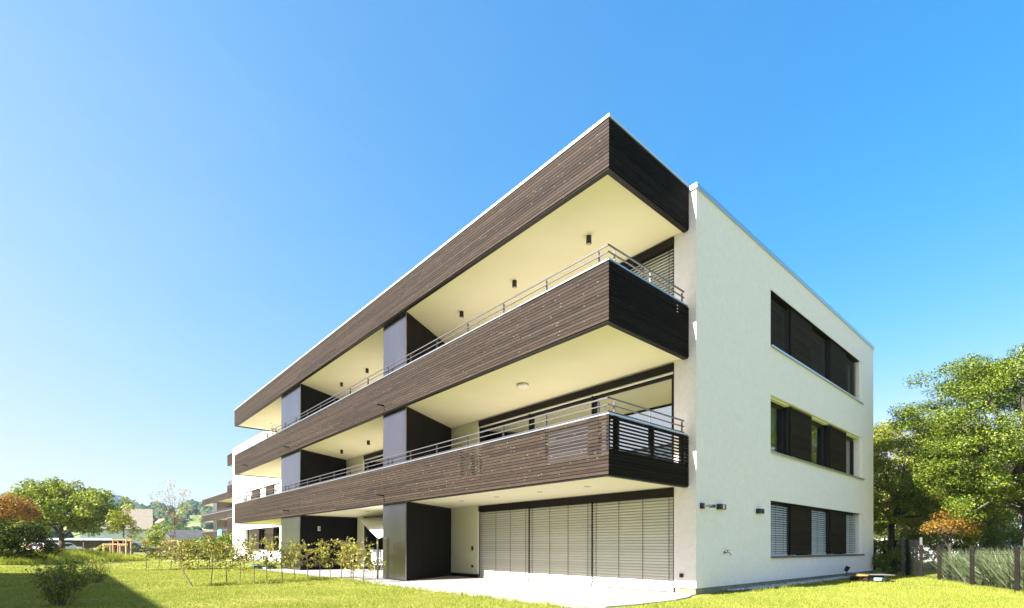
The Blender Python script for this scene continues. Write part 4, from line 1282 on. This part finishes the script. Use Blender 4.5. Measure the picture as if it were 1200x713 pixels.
for p in bp_:
    s = MB(); s.box((p[0] - .05, p[1] - .05, -.1), (p[0] + .05, p[1] + .05, 1.35)); s.build('post', M['post'], back)
for p0, p1 in zip(bp_[:-1], bp_[1:]):
    a = Vector((*p0, 0)); b = Vector((*p1, 0)); s = MB()
    for z in (.1, .4, .7, 1.0, 1.28): s.tube([tuple(a + Vector((.06, 0, z))), tuple(b + Vector((.06, 0, z)))], .009, 4)
    for k in range(1, 24):
        q = a.lerp(b, k / 24) + Vector((.06, 0, 0)); s.tube([tuple(q + Vector((0, 0, .08))), tuple(q + Vector((0, 0, 1.36)))], .006, 4)
    s.build('rail_panel', M['wire'], back)
x, y = spot(1063, 30)
t = empty('yard_gate', (x, y, 0), 'white metal yard gate behind the grey wire gate', 'gate', None, YAW + .3)
s = MB()
for z in (.25, 1.3): s.box((-.85, -.03, z), (.85, .03, z + .07))
for xx in (-.85, .78): s.box((xx, -.031, .1), (xx + .07, .031, 1.38))
s.build('frame', M['white'], t)
s = MB()
for k in range(1, 12): s.box((-.8 + k * .132, -.012, .3), (-.785 + k * .132, .012, 1.3))
s.build('bars', M['white'], t)

rg = np.random.default_rng(61)
x, y = spot(1207, 19)
make_tree('large_tree', 'tallest tree, broad green crown at the right edge', 'tree', (x, y, 0), 2.0, .24, (-.2, 0, 5.1), (3.7, 3.9, 3.7), 360, 150000, .078, M['lf_right'], rg, .4, .8, limbs=14, lower=-.85, flat=.5)
x, y = spot(1042, 26)
make_tree('large_tree', 'yellow-green tree with a dark trunk right behind the building end', 'tree', (x, y, 0), 2.1, .17, (.8, -.6, 4.15), (3.9, 3.6, 3.25), 300, 110000, .092, M['lf_right2'], rg, .4, .75, limbs=14, lower=-.8, flat=.5)
x, y = spot(1108, 30)
make_tree('large_tree', 'olive-green tree filling the gap between the two big trees', 'tree', (x, y, 0), 2.4, .16, (0, 0, 4.4), (3.9, 3.4, 3.6), 230, 65000, .115, M['lf_right2'], rg, .45, .8, limbs=10, lower=-.85, flat=.55)
x, y = spot(1113, 19.2)
make_tree('orange_tree', 'small orange-leaved tree above the dark clipped hedge', 'tree', (x, y, 0), .9, .06, (0, 0, 1.85), (.75, .7, .6), 34, 2400, .075, M['lf_orange'], rg, .22, .42, limbs=6, lower=-.5, flat=.5)
for px, D, w, h, lm, nm, lab, n, lf in ((1092, 24, .42, 1.45, 'lf_box', 'round_bush', 'round yellow clipped bush by the fence', 2200, .06),
                                  (1121, 23, .65, 1.35, 'lf_conifer', 'clipped_hedge', 'dark clipped hedge block behind the fence', 3500, .07),
                                  (1160, 23, 1.5, 2.6, 'lf_green', 'green_bush', 'light green bush beside the big right trunk', 6500, .09),
                                  (1048, 20.5, .9, 1.0, 'lf_green', 'green_bush', 'green bush behind the taller metal fence', 2600, .09),
                                  (1036, 23, 1.0, 1.5, 'lf_walnut', 'green_bush', 'darker bush right at the building end', 2600, .10),
                                  (1192, 26, 2.0, 3.6, 'lf_right', 'green_bush', 'yellowish bush behind the big right trunk', 7000, .11),
                                  (1140, 31, 2.4, 3.9, 'lf_right2', 'green_bush', 'tall olive bush behind the small orange tree', 7000, .12),
                                  (1030, 31, 2.2, 3.4, 'lf_right', 'green_bush', 'tall bush behind the dark tree trunk by the building end', 5000, .12),
                                  (1070, 34, 1.6, 2.1, 'lf_green', 'green_bush', 'bush in front of the brown-roofed bungalow', 2600, .13),
                                  (1020, 36, 3.0, 3.6, 'lf_walnut', 'green_bush', 'tall bush beyond the building end', 3000, .16)):
    x, y = spot(px, D)
    make_tree(nm, lab, 'bush', (x, y, -.02), h * .2, .05, (0, 0, h * .52), (w, w, h * .46), 46, n, lf, M[lm], rg, w * .16, w * .3, limbs=5, lower=-.95)
# reed clumps along the outside of the fence
for i, (sx, sy, hh, lab) in enumerate(((5.75, 9.6, .85, 'grey-green reed clump behind the nearest fence panel'), (4.95, 11.1, .9, 'grey-green reed clump behind the second fence panel'), (4.2, 12.6, .95, 'grey-green reed clump behind the third fence panel, tallest'), (3.5, 14.3, .9, 'grey-green reed clump by the wire gate'))):
    t = empty('reed_clump', (sx, sy, 0), lab, 'reeds')
    q = rg.uniform(-1, 1, (520, 2)) * np.array([.55, .95]); 
    c_, s_ = math.cos(.45), math.sin(.45)
    q = np.c_[q[:, 0] * c_ - q[:, 1] * s_, q[:, 0] * s_ + q[:, 1] * c_, np.zeros(len(q))]
    grass_tuft_mesh('leaves', q, hh, .040, rg, M['lf_reed'], t, lean=1.1, blades=2)
x, y = spot(1083, 46)
gable_house('bungalow', 'low bungalow with an orange-brown roof behind the right trees', (x, y, 0), YAW - .6, 6.5, 6, 2.2, 3.5, M['house_wall'], M['roof_orange'], [(-2, 1, 1.2, 1.0), (1.6, 1, 1.2, 1.0)], .5)
x, y = spot(1104, 26); t = MB(); t.box((-.12, -.12, -.05), (.12, .12, 1.5)); t.box((-.15, -.15, 1.501), (.15, .15, 1.56)); o = t.build('gate_pillar', M['white'], bevel=.01); o.location = (x, y, 0); tag(o, 'white gate pillar beside the dark clipped hedge', 'pillar')
x, y = spot(1016, 44)
gable_house('bungalow', 'white bungalow just visible past the building end', (x, y, 0), YAW - .2, 10, 8, 2.7, 4.6, M['house_wall'], M['roof_orange'], [(1, 1, 1.4, 1.2)], .6)

# ------------------------------------------------------------------ grass blades on the lawn
rg = np.random.default_rng(71)
def lawn_pts(n, d0, d1):
    D = np.sqrt(rg.uniform(d0 ** 2, d1 ** 2, n)); t = rg.uniform(-1.12, 1.12, n)
    p = CAM[:2] + D[:, None] * (FW + RT * t[:, None])
    x, y = p[:, 0], p[:, 1]
    ok = ~((x > -19.95) & (x < .54) & (y > -1.06) & (y < 3)) & ~((x > XW - .1) & (x < P_ + .0) & (y > D1)) & ~((x > P_ - .1) & (x < P_ + .38) & (y > 5.2) & (y < 16.3))
    ok |= (x > -19.95) & (x < .62) & (y < -1.0 + .07 * np.sin(x * 7)) & (y > -1.2)
    ok &= ~((x < -37) & (y > -5.5) & (np.abs((x + 40) * .83 + (y + 2) * .55) < .9))
    return np.c_[x, y, np.full(len(x), -.03)][ok], D[ok]
for n, a, b, h, w, bl in ((95000, 4.5, 13, .042, .0075, 3), (85000, 13, 24, .05, .013, 3), (60000, 24, 52, .06, .03, 3)):
    q, D = lawn_pts(n, a, b)
    cl = .5 + .5 * np.sin(q[:, 0] * 1.7 + np.sin(q[:, 1] * 2.3)) * np.sin(q[:, 1] * 1.3 + 1)
    tag(grass_tuft_mesh('grass', q, h * (.7 + .6 * cl), w, rg, M['grass'], blades=bl, lean=.8), kind='stuff')
# rank grass at the foot of the wall, the shrubs and the fence
q = []
for (x, y) in near_xy + far_xy:
    for _ in range(60): q.append((x + rg.normal() * .18, y + rg.normal() * .18, -.02))
for p0, p1 in zip(posts[:-1], posts[1:]):
    for _ in range(260):
        f = rg.random(); q.append((p0[0] + (p1[0] - p0[0]) * f + rg.normal() * .06, p0[1] + (p1[1] - p0[1]) * f + rg.normal() * .06, -.02))
for _ in range(700): q.append((rg.uniform(-19.9, .1), -1.08 + rg.normal() * .04, -.02))
for _ in range(400): q.append((P_ + .48 + rg.normal() * .04, rg.uniform(4.6, 16), -.02))
tag(grass_tuft_mesh('rank_grass', np.array(q), .085, .012, rg, M['grass'], blades=4, lean=.6), kind='stuff')

# ------------------------------------------------------------------ haze
HAZE = True
if HAZE:
    hz = MB(); hz.box((-3200, -3200, -3), (3200, 3200, 226))
    m, nt, out = new_mat('pale_air')
    pv = N(nt, 'ShaderNodeVolumePrincipled')
    pv.inputs['Color'].default_value = (.50, .74, 1, 1)
    pv.inputs['Density'].default_value = .00014
    pv.inputs['Anisotropy'].default_value = 0.0
    nt.links.new(pv.outputs[0], out.inputs['Volume'])
    tag(hz.build('haze', m), kind='stuff')

# ------------------------------------------------------------------ light, sky, camera
EXPO = 2.04
SKY_S = .10
SKY_P = (2.75, .86, .42)
SKY_K = tuple(k / (SKY_S * 2 ** EXPO) for k in (.041, .278, .63))
SKY_C = tuple(c / (SKY_S * 2 ** EXPO) for c in (1.7, 1.38, 1.3))      # the glare round the sun stays within the sky's white
SUN_D = Vector((.134, 1.0, -.735)).normalized()
sl = bpy.data.lights.new('sun', 'SUN'); sl.energy = 5.0; sl.angle = math.radians(.53); sl.color = (1, .96, .90)
so = bpy.data.objects.new('sun', sl); COL.objects.link(so)
so.rotation_euler = SUN_D.to_track_quat('-Z', 'Y').to_euler()
el = math.asin(-SUN_D.z)
az = math.atan2(-SUN_D.x, -SUN_D.y)       # clockwise from +Y

wd = bpy.data.worlds.new('World'); SC.world = wd; wd.use_nodes = True
nt = wd.node_tree
bg = nt.nodes['Background']
sky = nt.nodes.new('ShaderNodeTexSky'); sky.sky_type = 'NISHITA'; sky.sun_disc = False
sky.sun_elevation = el; sky.sun_rotation = az % (2 * PI)
sky.air_density = 1.0; sky.dust_density = 3.0; sky.ozone_density = 1.0; sky.altitude = 400
# tone curve of the photograph's sky: a steep red, a flat blue
sp = nt.nodes.new('ShaderNodeSeparateColor'); cb_ = nt.nodes.new('ShaderNodeCombineColor')
nt.links.new(sky.outputs[0], sp.inputs[0])
for k in range(3):
    pw = nt.nodes.new('ShaderNodeMath'); pw.operation = 'POWER'; pw.inputs[1].default_value = SKY_P[k]
    ml = nt.nodes.new('ShaderNodeMath'); ml.operation = 'MULTIPLY'; ml.inputs[1].default_value = SKY_K[k]
    nt.links.new(sp.outputs[k], pw.inputs[0]); nt.links.new(pw.outputs[0], ml.inputs[0]); mn = nt.nodes.new('ShaderNodeMath'); mn.operation = 'MINIMUM'; mn.inputs[1].default_value = SKY_C[k]
    nt.links.new(ml.outputs[0], mn.inputs[0]); nt.links.new(mn.outputs[0], cb_.inputs[k])
# aerosol glow: the sky pales towards the sun's side
wt = nt.nodes.new('ShaderNodeTexCoord')
dt = nt.nodes.new('ShaderNodeVectorMath'); dt.operation = 'DOT_PRODUCT'; dt.inputs[1].default_value = Vector((-SUN_D.x, -SUN_D.y, 0)).normalized()
nt.links.new(wt.outputs['Generated'], dt.inputs[0])
mrp = nt.nodes.new('ShaderNodeMapRange'); mrp.inputs['From Min'].default_value = -1; mrp.inputs['From Max'].default_value = .3
nt.links.new(dt.outputs['Value'], mrp.inputs['Value'])
sq = nt.nodes.new('ShaderNodeMath'); sq.operation = 'POWER'; sq.inputs[1].default_value = 1.5
nt.links.new(mrp.outputs[0], sq.inputs[0])
cn = nt.nodes.new('ShaderNodeTexNoise'); cn.inputs['Scale'].default_value = 2.2; cn.inputs['Detail'].default_value = 6; cn.inputs['Roughness'].default_value = .55; cn.inputs['Distortion'].default_value = .6
cm = nt.nodes.new('ShaderNodeMapping'); cm.inputs['Scale'].default_value = (1, 1, 3.5)
nt.links.new(wt.outputs['Generated'], cm.inputs[0]); nt.links.new(cm.outputs[0], cn.inputs['Vector'])
cr_ = nt.nodes.new('ShaderNodeMapRange'); cr_.inputs['From Min'].default_value = .3; cr_.inputs['From Max'].default_value = .7; cr_.inputs['To Min'].default_value = .76; cr_.inputs['To Max'].default_value = .90
nt.links.new(cn.outputs['Fac'], cr_.inputs['Value'])
fm = nt.nodes.new('ShaderNodeMath'); fm.operation = 'MULTIPLY'
sx_ = nt.nodes.new('ShaderNodeSeparateXYZ'); nt.links.new(wt.outputs['Generated'], sx_.inputs[0])
lz = nt.nodes.new('ShaderNodeMapRange'); lz.inputs['From Min'].default_value = 0; lz.inputs['From Max'].default_value = 1; lz.inputs['To Min'].default_value = 1; lz.inputs['To Max'].default_value = .2
nt.links.new(sx_.outputs['Z'], lz.inputs['Value'])
fa = nt.nodes.new('ShaderNodeMath'); fa.operation = 'MULTIPLY'
nt.links.new(sq.outputs[0], fa.inputs[0]); nt.links.new(lz.outputs[0], fa.inputs[1])
nt.links.new(fa.outputs[0], fm.inputs[0]); nt.links.new(cr_.outputs[0], fm.inputs[1])
vm = nt.nodes.new('ShaderNodeMix'); vm.data_type = 'RGBA'
vm.inputs[7].default_value = (*[c / (SKY_S * 2 ** EXPO) for c in (.74, .86, .98)], 1)
nt.links.new(fm.outputs[0], vm.inputs[0]); nt.links.new(cb_.outputs[0], vm.inputs[6])
nt.links.new(vm.outputs[2], bg.inputs[0])
bg.inputs[1].default_value = SKY_S

cam = bpy.data.cameras.new('camera'); co = bpy.data.objects.new('camera', cam); COL.objects.link(co)
cam.sensor_width = 36; cam.sensor_fit = 'HORIZONTAL'; cam.lens = 598.72 / 1200 * 36
cam.shift_x = 0; cam.shift_y = (639.314 - 356.5) / 1200
cam.clip_start = .05; cam.clip_end = 12000
r_ = Vector((.66137752, .75005124, .00170592)); u_ = Vector((.0013504, -.00346514, .99999308)); f_ = Vector((-.75005197, .66137064, .00330463))
mw = Matrix((( r_.x, u_.x, -f_.x, CAM[0]), (r_.y, u_.y, -f_.y, CAM[1]), (r_.z, u_.z, -f_.z, CAM[2]), (0, 0, 0, 1)))
co.matrix_world = mw
SC.camera = co
vs_ = SC.view_settings
vs_.view_transform = 'Standard'; vs_.look = 'None'; vs_.exposure = EXPO; vs_.gamma = 1; vs_.use_curve_mapping = False
SC.cycles.max_bounces = 8; SC.cycles.volume_bounces = 0; SC.cycles.transparent_max_bounces = 16
